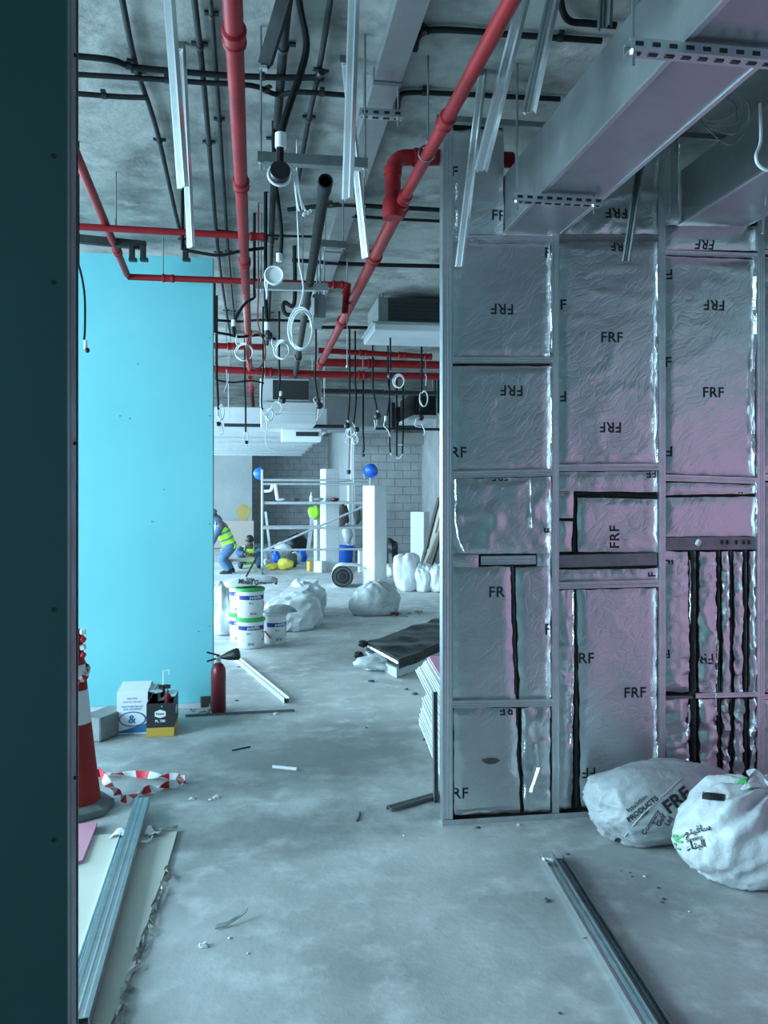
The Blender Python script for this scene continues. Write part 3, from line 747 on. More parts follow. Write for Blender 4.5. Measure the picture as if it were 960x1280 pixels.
# ---- hanging galvanised channels and angles
UPS = (.72, .69, 0)
def hanger(p0, p1, Y, w, label, d=.018, top=True, group=None, m='galv', dy=0.0):
    if p0[1] > 40 and top: Y = PZ(p0[0], p0[1] - 5, CZ).y
    A = PY(*p0, Y); B = PY(*p1, Y + dy)
    if top and p0[1] < 40:
        dd = (A - B).normalized(); A = B + dd * ((CZ - .03 - B.z) / dd.z)
    t = T('hanging_channel', label, 'metal channel', A, group)
    MB().channel(A, B, w, d, up=UPS, t=.002, rib=.45).build('channel', m, t)
    if top: MB().box(A + V((0, .0, .012)), (w * 1.1, .02, .05)).build('bracket', 'galvd', t)
    return t
def zY(py, zc=CZ):  # depth at which a pixel row meets the soffit, on the centre line
    return PZ(300, py, zc).y
hanger((206, -40), (226, 234), 3.05, .042, 'dull galvanised channel hanging from the soffit behind a brighter ribbed one', .02)
hanger((225, 58), (237, 309), 3.35, .034, 'bright ribbed galvanised channel hanging from its soffit bracket beside the duller one', .016)
hanger((441, -30), (432, 248), 2.85, .036, 'wide galvanised channel hanging plumb in front of the trunking', .02)
hanger((430, 76), (456, 322), 3.35, .032, 'ribbed galvanised channel hanging askew beside the plumb one', .014)
hanger((664, -50), (599, 212), 2.75, .042, 'slanting galvanised channel hanging close behind the red pipe', .022)
hanger((602, 92), (573, 333), 3.35, .036, 'ribbed galvanised channel slanting down across the top of the foil wall', .018)
hanger((694, -25), (659, 139), 2.75, .044, 'slanting galvanised channel with bright edges between red pipe and big duct', .024)
hanger((757, -40), (754, 33), 2.75, .046, 'short dull galvanised channel hanging beside the big duct', .024, m='galvd')
hanger((830, 0), (782, 326), 3.55, .034, 'dull galvanised channel hanging under the big duct before the foil', .018, m='galvd')

# ---- struts on threaded rods
def rod(mb, px, py0, py1, Y, r=.005): return mb.tube([PY(px, py0, Y), PY(px, py1, Y)], r, 6)
def up_rod(p, parent, r=.005, z1=CZ - .003, dn=.05):
    MB().tube([p - V((0, 0, dn)), V((p.x, p.y, z1))], r, 6).build('threaded_rod', 'galvd', parent, smooth=True)
    MB().lathe([(.011, 0), (.011, .010)], p - V((0, 0, dn * .45)), 6).build('nut', 'galv', parent)
def strut(label, a, b, rods=(), m='galvd', slots=0, h=.041, w=.041, zu=(0, 0, 1)):
    A, B = a, b; t = T('strut_channel', label, 'strut', A)
    MB().strut(A, B, w, h, up=zu).build('channel', m, t)
    d = (B - A).normalized(); sd = d.cross(V((0, 0, 1))).normalized()
    for k in range(slots):
        c = A.lerp(B, (k + .5) / slots)
        MB().beam(c - d * .014 + V((0, 0, -.0015)), c + d * .014 + V((0, 0, -.0015)), .013, .003).build('slot', 'dark', t)
        MB().beam(c - d * .012 + sd * w * .51 + V((0, 0, h * .5)), c + d * .012 + sd * w * .51 + V((0, 0, h * .5)), .003, .012).build('slot', 'dark', t)
    for f in rods: up_rod(A.lerp(B, f) + V((0, 0, h * .5)), t)
    return t
strut('dark strut channel on a threaded rod behind the hanging black cable', PY(322, 204, 3.35), PY(459, 212, 3.35), (.03, .98))
strut('short slotted strut channel under the flat trunking', PY(449, 146, 3.66), PY(503, 149, 3.66), (.12, .9), 'galv', 4, .032)
strut('grey strut channel with rods under the black drain pipe', PY(319, 362, 5.6), PY(410, 364, 5.6), (.08, .65, .95), 'galv', 0, .05)
strut('small strut channel under the far end of the trunking', PY(400, 309, 5.0), PY(432, 311, 5.0), (.2, .9), 'galvd')
strut('dark strut by the jamb with two black beam clamps', PY(92, 303, 5.4), PY(182, 312, 5.4), (), 'dusty_pipe', h=.05)
for (px, lab) in ((165, 'black beam clamp on the dark strut, the one farther from its end'), (179, 'black beam clamp at the very end of the dark strut')):
    c = PY(px, 316, 5.36); t = T('beam_clamp', lab, 'clamp', c)
    MB().box(c, (.032, .05, .085)).build('clamp_body', 'dark', t, bevel=.004); MB().box(c + V((.006, -.005, -.045)), (.05, .04, .022)).build('clamp_jaw', 'dark', t, bevel=.004)
c = PY(232, 316, 5.36); t = T('beam_clamp', 'black beam clamp under the bright ribbed channel', 'clamp', c)
MB().box(c, (.035, .05, .08)).build('clamp_body', 'dark', t, bevel=.004); MB().box(c + V((.006, -.005, -.045)), (.05, .04, .02)).build('clamp_jaw', 'dark', t, bevel=.004)
# sloping dark channel high over the strut
A = PY(362, -30, 3.0); B = PY(329, 82, 3.35)
t = T('sloping_strut', 'dark sloping channel above the strut with a rod hung from its end', 'strut', B)
MB().strut(A, B, .05, .04, up=(0, -1, .3)).build('channel', 'dusty_pipe', t)
MB().box(B + V((0, 0, -.01)), (.03, .03, .012)).build('end_plate', 'galv', t)
# lone threaded rods with pipe clamps
def rodthing(px, py0, py1, Y, label, clamp=None, r=.0045):
    B = PY(px, py1, Y); A = V((B.x, B.y, CZ - .002)); t = T('threaded_rod', label, 'rod', B)
    MB().tube([A, B], r, 6).build('rod', 'galvd', t, smooth=True)
    MB().lathe([(.010, 0), (.010, .012)], B + V((0, 0, .004)), 6).build('nut', 'galv', t)
    if clamp:
        c, rr = clamp
        pts = [c + V((math.sin(a) * rr, 0, math.cos(a) * rr)) for a in [math.pi * 2 * i / 16 for i in range(16)]]
        MB().tube(pts, .004, 6, closed=True).build('pipe_ring', 'galvd', t, smooth=True)
    return t
y5 = PZ(535, 192, ZR).y
rodthing(535, 55, 182, y5, 'thin threaded rod with a ring carrying the bright red pipe', (PY(533, 192, y5), .034))
rodthing(646, 92, 246, 3.62, 'long threaded rod holding the strut under the near end of the big duct')
rodthing(799, -30, 58, 2.62, 'threaded rod going up from the perforated strut under the duct')
rodthing(145, 258, 287, 5.0, 'short rod carrying the thin red cross pipe'); rodthing(326, 275, 362, 5.6, 'thin rod beside the dusty red pipe above the grey strut')
rodthing(434, 312, 460, 6.4, 'long thin rod hanging down behind the thick red pipe end', r=.004)
rodthing(204, 310, 348, b.y, 'short rod carrying the red branch over the cyan board')
rodthing(550, 0, 14, 3.3, 'stub of threaded rod in the bare soffit near the red pipe')
rodthing(455, 205, 260, 4.65, 'short bright rod beside the two hanging channels'); rodthing(532, 420, 470, 9.8, 'thin rod hanging over the capped red cross pipe', r=.006)

# ---- big rectangular ducts
def duct(label, xl, xr_, z0, z1, y0, y1, joints=(), name='air_duct'):
    t = T(name, label, 'duct', (xl, y0, z0))
    MB().mm((xl, y0, z0), (xr_, y1, z1)).build('duct_body', 'duct', t, bevel=.004)
    MB().mm((xl - .006, y0, z0 - .004), (xl + .012, y1, z0 + .006)).build('edge_seam', 'galv', t)
    MB().mm((xr_ - .012, y0, z0 - .004), (xr_ + .006, y1, z0 + .006)).build('edge_seam', 'galv', t)
    for yy in joints:
        MB().mm((xl - .018, yy - .012, z0 - .018), (xr_ + .018, yy + .012, z1 + .018)).build('joint_flange', 'galv', t)
    return t
z0 = PY(632, 289, WY).z; z1 = PY(632, 221, WY).z; xl = PY(632, 260, WY).x; xr2 = PY(702, 291, WY).x
z1 = z0 + .29
duct('large galvanised air duct running into the top of the foil wall', xl, xr2, z0, z1, 0.4, WY + 1.2)
zs = z0 - .045
a_ = PZ(784, 66, zs); strut('perforated strut carrying the large duct, well in front of the foil', V((a_.x, a_.y, zs)), V((a_.x + .62, a_.y, zs)), (.03, .97), 'galv', 12, .032, .05)
a_ = PZ(642, 252, zs); strut('perforated strut carrying the large duct right before the foil wall', V((a_.x, a_.y, zs)), V((a_.x + .40, a_.y, zs)), (.04, .92), 'galv', 9, .032, .045)
zz0 = PY(855, 277, WY).z; xl2 = PY(855, 240, WY).x
duct('second air duct in shadow passing through the framed hole in the foil', xl2, xl2 + .36, zz0, zz0 + .28, .8, WY + .9)
st = PZ(905, 188, zz0 - .035)
strut('bright drilled strut under the second duct', V((xl2 - .07, st.y, zz0 - .045)), V((xl2 + .55, st.y, zz0 - .045)), (.04,), 'galv', 5, .04, .06)
c = PY(905, 130, 3.1); t = T('wire_coil', 'loose coil of grey wire hung between the two ducts', 'wire', c)
MB().tube([c + V((0, 0, .07)), V((c.x, c.y, CZ - .001))], .003, 5).build('tie_wire', 'galvd', t)
for k in range(4):
    r = .07 + .012 * k; cc = c + V((.02 * k - .02, .02 * k, -.012 * k))
    MB().tube([cc + V((math.cos(a) * r, .03 * math.sin(a * 2 + k), math.sin(a) * r * .95)) for a in [2 * math.pi * i / 28 for i in range(28)]], .0022, 5, closed=True).build('loop', 'galvd', t, smooth=True)
Pw = smooth_path([PY(950, 130, 2.9), PY(951, 175, 2.85), PY(945, 195, 2.8), PY(950, 208, 2.8), PY(964, 213, 2.8), PY(985, 205, 2.8)])
single(MB().tube(Pw, .006, 8), 'hanging_wire', 'wire', 'white cable looping over the bright drilled strut', 'cable')
single(MB().tube([PY(957, 230, 3.55), PY(953, 292, 3.55)], .006, 6), 'support_rod', 'galv', 'bright rod standing beside the second duct mouth', 'rod')

# ---- slatted air unit and far air handlers
ya = 7.6
t = T('air_unit', 'grey ceiling air unit with a black slatted grille above a pale tray', 'air unit', PY(500, 415, ya))
xl_, xr_ = PY(472, 390, ya).x, PY(620, 390, ya).x; zt_, zb_ = PY(500, 372, ya).z, PY(500, 405, ya).z
MB().mm((xl_, ya, zb_), (xr_, ya + .7, zt_)).build('housing', 'galvd', t, bevel=.008)
MB().mm((xl_ + .10, ya - .012, zb_ + .03), (xr_, ya + .0, zt_ - .01)).build('grille_recess', 'grille', t)
for k in range(5): MB().mm((xl_ + .11, ya - .022, zb_ + .045 + k * .036), (xr_, ya - .010, zb_ + .053 + k * .036)).build('slat', 'dusty_pipe', t)
MB().mm((xl_ - .04, ya - .06, zb_ - .075), (xr_, ya + .72, zb_ - .01)).build('drip_tray', 'white_steel', t, bevel=.01)
MB().mm((xl_ - .06, ya - .075, zb_ - .012), (xr_, ya + .73, zb_ + .004)).build('tray_lip', 'galv', t)
for px in (474, 478): MB().tube([PY(px, 340, ya + .1), PY(px, 374, ya + .1)], .009, 6).build('hanging_rod', 'galvd', t)
MB().box(PY(476, 342, ya + .1), (.07, .06, .05)).build('spring_hanger', 'dark', t, bevel=.01)

yb = 10.35
t = T('air_handler', 'white ducted air handler with a dark open mouth', 'air unit', PY(350, 500, yb))
def R2(px0, px1, py0, py1, y0, y1): 
    a = PY(px0, py1, y0); b = PY(px1, py0, y0); return V((a.x, y0, a.z)), V((b.x, y1, b.z))
MB().mm(*R2(325, 402, 474, 501, yb, yb + .8)).build('casing', 'white_steel', t, bevel=.01)
MB().mm(*R2(341, 386, 476, 499, yb - .012, yb)).build('mouth', 'grille', t)
MB().mm(*R2(386, 401, 474, 501, yb - .03, yb)).build('end_box', 'galvd', t)
MB().mm(*R2(326, 396, 503, 515, yb - .1, yb + .8)).build('lower_tray', 'white_steel', t, bevel=.01)
MB().mm(*R2(326, 396, 517, 529, yb + .1, yb + .9)).build('tray_step', 'white_steel', t, bevel=.01)
# long white soffit duct at the back on the left
zf = 2.50; y0 = PZ(410, 541, zf).y + .1; xf = PZ(410, 541, zf).x
t = T('soffit_duct', 'wide pale duct hung low at the back over the workers', 'duct', (xf - 2, y0, zf))
n = 6; yl = 19.0
for k in range(n):
    a = y0 + (yl - y0) * k / n; b2 = y0 + (yl - y0) * (k + 1) / n
    MB().mm((xf - 3.2, a + .02, zf + .02 + .01 * (k % 2)), (xf, b2 - .02, zf + .36)).build('duct_section', 'white_steel', t, bevel=.01)
    MB().mm((xf - 3.22, b2 - .04, zf - .01), (xf + .02, b2 + .0, zf + .38)).build('joint_flange', 'galv', t)
t = T('linear_diffuser', 'white framed air diffuser with a dark slot beside the pale duct', 'diffuser', PY(375, 545, y0 - .3))
MB().mm(*R2(352, 402, 536, 551, y0 - .3, y0 + .02)).build('frame', 'white_plastic', t, bevel=.01)
MB().mm(*R2(370, 398, 540, 545, y0 - .32, y0 - .3)).build('slot', 'grille', t)
# grey crosswise duct at the back on the right
yc = 13.2
t = T('cross_duct', 'grey duct crossing at the back behind the dangling cables', 'duct', PY(470, 536, yc))
MB().mm(*R2(402, 492, 497, 536, yc, yc + .9)).build('duct_body', 'duct', t, bevel=.01)
MB().mm(*R2(402, 493, 533, 537, yc - .03, yc + .02)).build('bottom_flange', 'white_steel', t)
MB().mm(*R2(490, 494, 503, 536, yc - .03, yc + .9)).build('end_flange', 'dusty_pipe', t)
t = T('wall_unit', 'dark grey ducted unit beside the foil wall at the back', 'air unit', PY(530, 520, 14.0))
MB().mm(*R2(518, 546, 490, 522, 13.6, 15)).build('casing', 'dusty_pipe', t, bevel=.01)
MB().mm(*R2(495, 524, 509, 534, 15.0, 16)).build('side_box', 'dusty_pipe', t, bevel=.01)
MB().mm(*R2(517, 547, 519, 523, 13.55, 15)).build('bottom_flange', 'white_steel', t)
MB().mm(*R2(544, 551, 475, 516, 13.4, 13.5)).build('hanger_plate', 'dark', t)
t = T('far_cable_tray', 'dark cable tray crossing far back under the soffit', 'tray', PY(450, 490, 12.6))
MB().mm(*R2(400, 480, 487, 490, 12.5, 12.7)).build('tray_bed', 'dark', t); MB().mm(*R2(482, 546, 489, 492, 12.5, 12.7)).build('tray_bed', 'dark', t)
t = T('low_cable_tray', 'thin dark tray crossing above the block wall', 'tray', PY(450, 540, 16))
MB().mm(*R2(280, 430, 531, 533, 11.38, 11.44)).build('tray_bed', 'dusty_pipe', t); MB().mm(*R2(470, 551, 535, 537, 12.9, 12.98)).build('tray_bed', 'dusty_pipe', t)
# grey hanging box between trunking and drain
t = T('junction_trunk', 'grey sheet-metal box hanging beside the white wire loop', 'duct box', PY(400, 390, 6.0))
MB().mm(*R2(391, 407, 368, 397, 5.9, 6.3)).build('box_body', 'galvd', t, bevel=.004); MB().mm(*R2(390, 393, 372, 393, 5.88, 5.9)).build('edge_strip', 'white_steel', t)
tw = PY(352, 385, 6.3)
single(MB().tube(smooth_path([V((PY(368, 378, 6.3).x, 6.3, CZ - .002)), PY(368, 378, 6.3), PY(356, 378, 6.3), PY(354, 386, 6.3), PY(358, 393, 6.3), PY(368, 393, 6.3)]), .016, 8), 'flexible_conduit', 'black_pipe', 'short dark bent flexible conduit beside the white wire loop', 'conduit')

# hanger rods of the far units
def hang_rods(o, pts):
    for x, y, z in pts: MB().tube([V((x, y, z)), V((x, y, CZ - .001))], .008, 6).build('hanger_rod', 'galvd', o)
for o in list(bpy.data.objects):
    if o.parent is None and o.name.split('.')[0] in ('soffit_duct', 'air_handler', 'cross_duct', 'wall_unit', 'far_cable_tray', 'low_cable_tray', 'junction_trunk') and o.get('label'):
        bpy.context.view_layer.update()
        cs = [ch.matrix_world @ V(q) for ch in o.children for q in ch.bound_box]
        xa0, xb0 = min(q.x for q in cs), max(q.x for q in cs); ya0, yb0 = min(q.y for q in cs), max(q.y for q in cs); zz = max(q.z for q in cs)
        if zz > CZ - .03: continue
        hang_rods(o, [(xa0 + .06, ya0 + .03, zz - .01), (xb0 - .06, ya0 + .03, zz - .01)] + ([(xb0 - .06, yb0 - .06, zz - .01)] if yb0 - ya0 > .5 else []))
# ================================================================== DANGLING CABLES
def dangle(label, Y, path, r=.008, head=None, coil=None, tails=(), wirem='wire', cablem='cable', group=None, collar=None, ring=None, drum=None, ext=True):
    """path: px points of the black cable; head: px of a dark end; coil: (px,py,rx,ry,turns); tails: lists of px of white wires"""
    base = PY(*path[-1], Y); P0 = PY(*path[0], Y)
    t = T('hanging_cable', label, 'cable', base, group)
    k = Y / FPX
    MB().tube(([V((P0.x, P0.y, CZ - .001))] if ext and P0.z < CZ - .02 else []) + smooth_path([PY(*p, Y) for p in path], 6), r, 7).build('cable', cablem, t, smooth=True)
    if collar: 
        c = PY(*collar[:2], Y); MB().lathe([(r * 1.5, -collar[2] * k), (r * 1.5, collar[2] * k)], c, 10).build('tag_sleeve', 'wire', t, smooth=True)
    if head:
        c = PY(head[0], head[1], Y - .01); h = head[2] * k
        MB().lathe([(h * .5, -h * .9), (h * .95, -h * .4), (h, .2 * h), (h * .7, h * .9)], c, 12).build('junction_cap', 'dark', t, smooth=True, angle=60)
    if drum:
        c = PY(drum[0], drum[1], Y - .02); h = drum[2] * k
        R = Euler((math.radians(80), math.radians(drum[3]), 0)).to_matrix()
        MB().lathe([(h * .55, -h * .4), (h, -h * .38), (h, h * .38), (h * .55, h * .4)], c, 20, R).build('cable_drum', drum[4], t, smooth=True, angle=30)
        if len(drum) > 5: MB().tube([c + R @ V((math.cos(a) * h * 1.12, math.sin(a) * h * 1.12, h * drum[5])) for a in [2 * math.pi * i / 24 for i in range(24)]], h * .14, 6, closed=True).build('drum_rim', 'wire', t, smooth=True)
    if coil:
        cx, cy, rx, ry, n = coil
        for q in range(n):
            P = [PY(cx + rx * (1 - .10 * q) * math.cos(a) + .6 * q, cy + ry * (1 - .07 * q) * math.sin(a) + q * .7, Y - .012 * q + .015 * math.sin(a * 2 + q)) for a in [2 * math.pi * i / 26 for i in range(26)]]
            MB().tube(P, max(.0042, .72 * k), 6, closed=True).build('wire_loop', wirem, t, smooth=True)
    for tl in tails:
        MB().tube(smooth_path([PY(*p, Y) for p in tl], 5), max(.0042, .75 * k), 6).build('loose_wire', wirem, t, smooth=True)
    return t
t = dangle('thick black cable curving down to a black cap ringed in white', 2.95, [(372, -12), (376, 15), (383, 55), (376, 90), (362, 130), (352, 165), (350, 195), (350, 205)], .0135,
       collar=(351, 176, 9), drum=(350, 215, 12.5, 20, 'dark', -.55), tails=[[(360, 205), (370, 215), (374, 240), (378, 262)], [(362, 210), (368, 225), (371, 250), (374, 264)], [(364, 212), (371, 228), (376, 250), (382, 264)]])
for (px, py) in ((380, 268), (385, 266), (388, 264)):
    c = PY(px, py, 2.95); MB().box(c, (.010, .010, .014), Euler((.2, .5, 0)).to_matrix()).build('connector', 'wire', t, bevel=.002)
dangle('black cable ending in a white cable drum with a white tail', 4.2, [(342, 218), (346, 240), (350, 270), (352, 295), (351, 318)], .010, collar=(349, 322, 5), drum=(343, 346, 10, -35, 'wire', .5), tails=[[(334, 342), (331, 352), (333, 366), (333, 374)], [(337, 340), (334, 352), (334, 372)]])
dangle('single white wire hanging down into the largest white loop', 4.4, [(371, 258), (372, 275), (373, 300), (374, 332)], .004, coil=(376, 411, 16, 27, 3), tails=[[(374, 332), (378, 350), (379, 365), (374, 384)]], cablem='wire')
dangle('black cable with a bright white coil just below the drum', 5.2, [(332, 372), (333, 390), (335, 415), (336, 418)], .012, coil=(352, 437, 10, 12, 3), collar=(334, 408, 5), tails=[[(340, 418), (340, 430), (343, 436)]], head=(336, 420, 5))
dangle('black cable with a thin white coil hooked on the dusty red pipe', 5.6, [(318, 372), (306, 380), (296, 395), (292, 408), (293, 420)], .010, coil=(305, 440, 11, 11, 2), collar=(292, 404, 4), tails=[[(296, 418), (295, 428), (297, 432)]])
dangle('dark red wire bundle looped beside the dusty red pipe', 5.4, [(323, 370), (322, 400), (325, 414)], .005, coil=(320, 438, 12, 24, 2), wirem='redwire', cablem='redwire')
dangle('black cable with a tangled white tail beside the cyan board edge', 8.0, [(271, 470), (272, 490), (273, 512)], .011, coil=(276, 515, 4, 10, 2), head=(273, 530, 3), tails=[[(273, 505), (276, 520), (274, 540)], [(275, 525), (279, 540), (275, 544)], [(283, 462), (284, 478), (280, 490)]])
dangle('pair of black cables with white ends left of the pale red pipe', 9.0, [(306, 487), (307, 510), (307, 540)], .010, head=(308, 553, 2.4), tails=[[(306, 540), (304, 548), (308, 556)], [(309, 535), (310, 550), (307, 560)]])
dangle('black cable with a long crooked white tail past the open air handler', 8.4, [(329, 466), (327, 490), (327, 508), (329, 512)], .009, coil=(337, 518, 4, 8, 2), tails=[[(329, 515), (334, 530), (332, 548), (335, 560), (345, 565), (352, 562)]])
dangle('black cable with a white tag across the dark air handler mouth', 8.6, [(349, 455), (350, 475), (349, 488), (353, 496)], .010, collar=(351, 492, 3), coil=(346, 510, 6, 8, 1), head=(354, 501, 3.5), tails=[[(349, 497), (348, 505)]])
dangle('black cable ending in a dark cap beside the air handler', 8.8, [(395, 448), (394, 470), (396, 490), (399, 503)], .010, head=(399, 507, 4.6), tails=[[(395, 496), (392, 500), (398, 510), (396, 526)], [(402, 500), (406, 505), (402, 516), (397, 524)]])
dangle('black cable of the close pair with a large tangle of white wire', 9.4, [(437, 472), (437, 500), (435, 525)], .011, head=(434, 532, 4), coil=(438, 540, 5.5, 6, 3), tails=[[(434, 525), (437, 532), (441, 548), (444, 552)], [(436, 545), (432, 552), (436, 556)]])
dangle('black cable of the close pair that hangs on the far side of the tangle', 9.5, [(444, 472), (445, 500), (442, 530)], .011, head=(446, 537, 3.4), coil=(444, 549, 3.5, 6, 2), tails=[[(441, 528), (446, 540), (445, 552)], [(440, 551), (439, 600)], [(442, 551), (442, 602)]])
dangle('black cable kinked to a round cap with a short white tail', 9.2, [(466, 472), (467, 490), (470, 505), (471, 513)], .010, head=(472, 520, 4.5), tails=[[(471, 512), (473, 516)], [(468, 525), (469, 534), (467, 536)], [(471, 525), (471, 532)]])
dangle('black cable with a zigzag white tail between two capped ones', 9.6, [(485, 473), (487, 495), (484, 520)], .010, collar=(482, 523, 3), tails=[[(481, 526), (480, 532), (485, 538), (488, 546)]])
dangle('near black cable with a white loop beside the red cross mains', 7.9, [(488, 419), (488, 445), (488, 462)], .009, head=(488, 470, 4), coil=(498, 476, 7, 8.5, 3), tails=[], ext=False)
dangle('black cable with a narrow white loop above its dark cap beside the foil wall', 8.8, [(527, 473), (527, 490), (525, 515)], .011, head=(526, 522, 4.2), coil=(529.5, 498, 5, 10, 2), tails=[[(533, 470), (532, 482)], [(520, 524), (519, 532), (526, 534)], [(527, 530), (531, 540), (529, 544)]])
dangle('short thin black cable with a small ball end far back', 12.7, [(454, 540), (455, 560), (454, 566)], .014, head=(454, 569, 2.2))
dangle('short thin black cable with a white tip far back', 12.75, [(487, 555), (488, 566)], .014, tails=[[(488, 566), (489, 569)]])
dangle('two black cables joined by a white elbow far back', 12.8, [(496, 540), (496, 570)], .014, tails=[[(495, 572), (499, 573), (503, 568)], [(497, 556), (503, 556)]])
dangle('thin black cable far back that ends at the white elbow', 12.85, [(504, 540), (503, 567)], .014)
dangle('dark cable with a brown tassel end hanging before the plastered return', 13.8, [(437, 556), (436, 586)], .010, head=(436, 590, 3), cablem='redwire')
dangle('black cable with a pale plug hanging at the jamb before the cyan board', 4.6, [(98, 330), (103, 350), (106, 375), (106, 412), (105, 425)], .006, collar=(107, 431, 5), tails=[[(105, 424), (108, 430), (109, 438)]], head=(109, 438, 3))
dangle('black cable running slack under the soffit near the clamp', 5.0, [(228, 312), (250, 316), (275, 319), (300, 314), (330, 310)], .010)
dangle('loose black cable draped behind the dusty red pipe', 7.4, [(268, 415), (285, 418), (300, 421), (325, 419), (345, 424)], .012)
dangle('thin black cable draped low behind the red cross main', 9.0, [(270, 475), (290, 478), (315, 476), (330, 479)], .010)
# ================================================================== SACKS AND OTHER SOFT THINGS
def sack_mesh(c, r, neck=V((0, 0, 1)), seed=0, pleat=.10, npl=9, lump=.10, nu=56, nv=34, tear=.0, flat=0.0, squash=1.0, crease=.018):
    """a filled sack: rounded body, pleats gathering towards the neck, flattened where it lies"""
    c = V(c); neck = V(neck).normalized(); x = neck.orthogonal().normalized(); y = neck.cross(x)
    vs = []; R = Matrix((x, y, neck)).transposed()
    for j in range(nv + 1):
        th = math.pi * j / nv
        for i in range(nu):
            ph = 2 * math.pi * i / nu
            s = math.sin(th); cz = math.cos(th)
            se = math.copysign(abs(s) ** squash, s)
            q = V((se * math.cos(ph), se * math.sin(ph), math.copysign(abs(cz) ** squash, cz)))
            w = max(0, cz) ** 2 if tear else max(0, cz)
            rr = 1 + pleat * (w ** .7) * math.sin(npl * ph + 2.2 * noise.noise(q * 1.7 + V((seed, 0, 0)))) * (s ** .5)
            rr += lump * (noise.noise(q * 1.25 + V((seed * 3.1, 1, 2))) + .35 * noise.noise(q * 2.7 + V((seed, 4, 2))))
            for fa, fb, am in ((2.6, 1.1, 1.0), (5.2, 1.9, .5)):
                nn = noise.noise(V((q.x * fa, q.y * fa, q.z * fb)) + V((seed * 1.7, fa, 9)))
                rr += crease * am * (2.2 * max(0, 1 - abs(nn) * 3.2) ** 2 - .5)
            if tear: q = V((q.x * (1 - tear * w), q.y * (1 - tear * w), q.z * (1 + .25 * tear * w)))
            p = R @ (q * rr); p = V((p.x * r[0], p.y * r[1], p.z * r[2])) + c
            if p.z < .004:
                k = min(.12, -p.z) * flat; d = V((p.x - c.x, p.y - c.y, 0)); p.z = .004 + .002 * random.random(); p += d * k * .6
            vs.append(p)
    fs = [(j * nu + i, j * nu + (i + 1) % nu, (j + 1) * nu + (i + 1) % nu, (j + 1) * nu + i) for j in range(nv) for i in range(nu)]
    return MB().add(vs, fs)
def decal(mb, bvh, s, px, py, ang, size, m, parent, offset=.01, sx=1.0, sub=True, lift=.003, shear=0.0, name='print'):
    """lettering laid on a surface: letters projected along the line of sight onto the mesh"""
    vs, fs = text_mesh(s, offset); e = V((0, 0, CH)); out = []
    ca, sa = math.cos(math.radians(ang)), math.sin(math.radians(ang))
    b = bmesh.new(); vv = [b.verts.new(v) for v in vs]
    for f in fs:
        try: b.faces.new([vv[i] for i in f])
        except ValueError: pass
    bmesh.ops.triangulate(b, faces=b.faces)
    if sub: bmesh.ops.subdivide_edges(b, edges=[ed for ed in b.edges if ed.calc_length() > .25], cuts=1, use_grid_fill=False); bmesh.ops.triangulate(b, faces=b.faces)
    ok = {}
    for v in b.verts:
        lx, ly = v.co.x * sx * size + shear * v.co.y * size, v.co.y * size
        d = ray(px + lx * ca + ly * sa, py + lx * sa - ly * ca).normalized()
        h, nrm, i, dist = bvh.ray_cast(e, d)
        if h is None: ok[v] = None
        else:
            if nrm.dot(d) > 0: nrm = -nrm
            ok[v] = h + nrm * lift - d * lift
    mm_ = MB(); idx = {}
    for f in b.faces:
        if all(ok[v] is not None for v in f.verts):
            ids = []
            for v in f.verts:
                if v not in idx: idx[v] = len(mm_.v); mm_.v.append(ok[v])
                ids.append(idx[v])
            mm_.f.append(tuple(ids))
    b.free()
    bod = [ch for ch in parent.children if ch.name.split('.')[0] in ('sack_body', 'bag_body')]
    if mm_.f: return mm_.build(name, m, bod[0] if bod else parent)
def bvh_of(mb): return BVHTree.FromPolygons(mb.v, mb.f)

# ---- the two sacks before the foil wall
c = PY(825, 1018, 3.74); c.z = .165
t = T('rubble_sack', 'white woven sack lying against the foil wall with dark lettering', 'sack', (c.x, c.y, 0))
ax = V((.95, .12, .30)).normalized()
sm = sack_mesh(c, (.345, .215, .182), neck=V((1, .15, .12)), seed=3, pleat=.04, npl=7, lump=.10, squash=.70, flat=.6, crease=.020, nu=100, nv=60)
sm.build('sack_body', 'sack2', t, smooth=True, angle=70)
bv = bvh_of(sm)
decal(sm, bv, 'FRF', 846, 1000, -38, 24, 'print', t, .03, 1.0)
decal(sm, bv, 'Company', 814, 1028, -57, 9, 'print', t, .02); decal(sm, bv, 'Gulf', 826, 1025, -57, 9, 'print', t, .02); decal(sm, bv, 'Ltd', 836, 1026, -57, 9, 'print', t, .02)
decal(sm, bv, 'Insulation', 796, 1004, -38, 8, 'print', t, .02); decal(sm, bv, 'PRODUCTS', 803, 1011, -38, 9, 'print', t, .03); decal(sm, bv, 'www', 806, 1018, -38, 6, 'print', t, .02)
decal(sm, bv, '\u25CF', 772, 1050, 0, 9, 'print', t, .0)
Ps = [h for h in [bv.ray_cast(V((0, 0, CH)), ray(px, py).normalized())[0] for px, py in ((780, 1046), (795, 1027), (815, 1006), (835, 988), (850, 974))] if h]
if len(Ps) > 2: MB().tube([p + V((0, -.003, .002)) for p in smooth_path(Ps, 4)], .0025, 5).build('seam', 'sack', t, smooth=True)
c = PY(928, 1067, 3.30); c.z = .185
t = T('rubble_sack', 'knotted white plastic sack showing green stuffing at its neck', 'sack', (c.x, c.y, 0))
nd = V((.40, -.20, .86)).normalized()
sm = sack_mesh(c, (.270, .235, .205), neck=nd, seed=11, pleat=.12, npl=12, lump=.09, flat=.5, crease=.020, squash=.85, nu=110, nv=60)
sm.build('sack_body', 'sack', t, smooth=True, angle=70)
bv = bvh_of(sm)
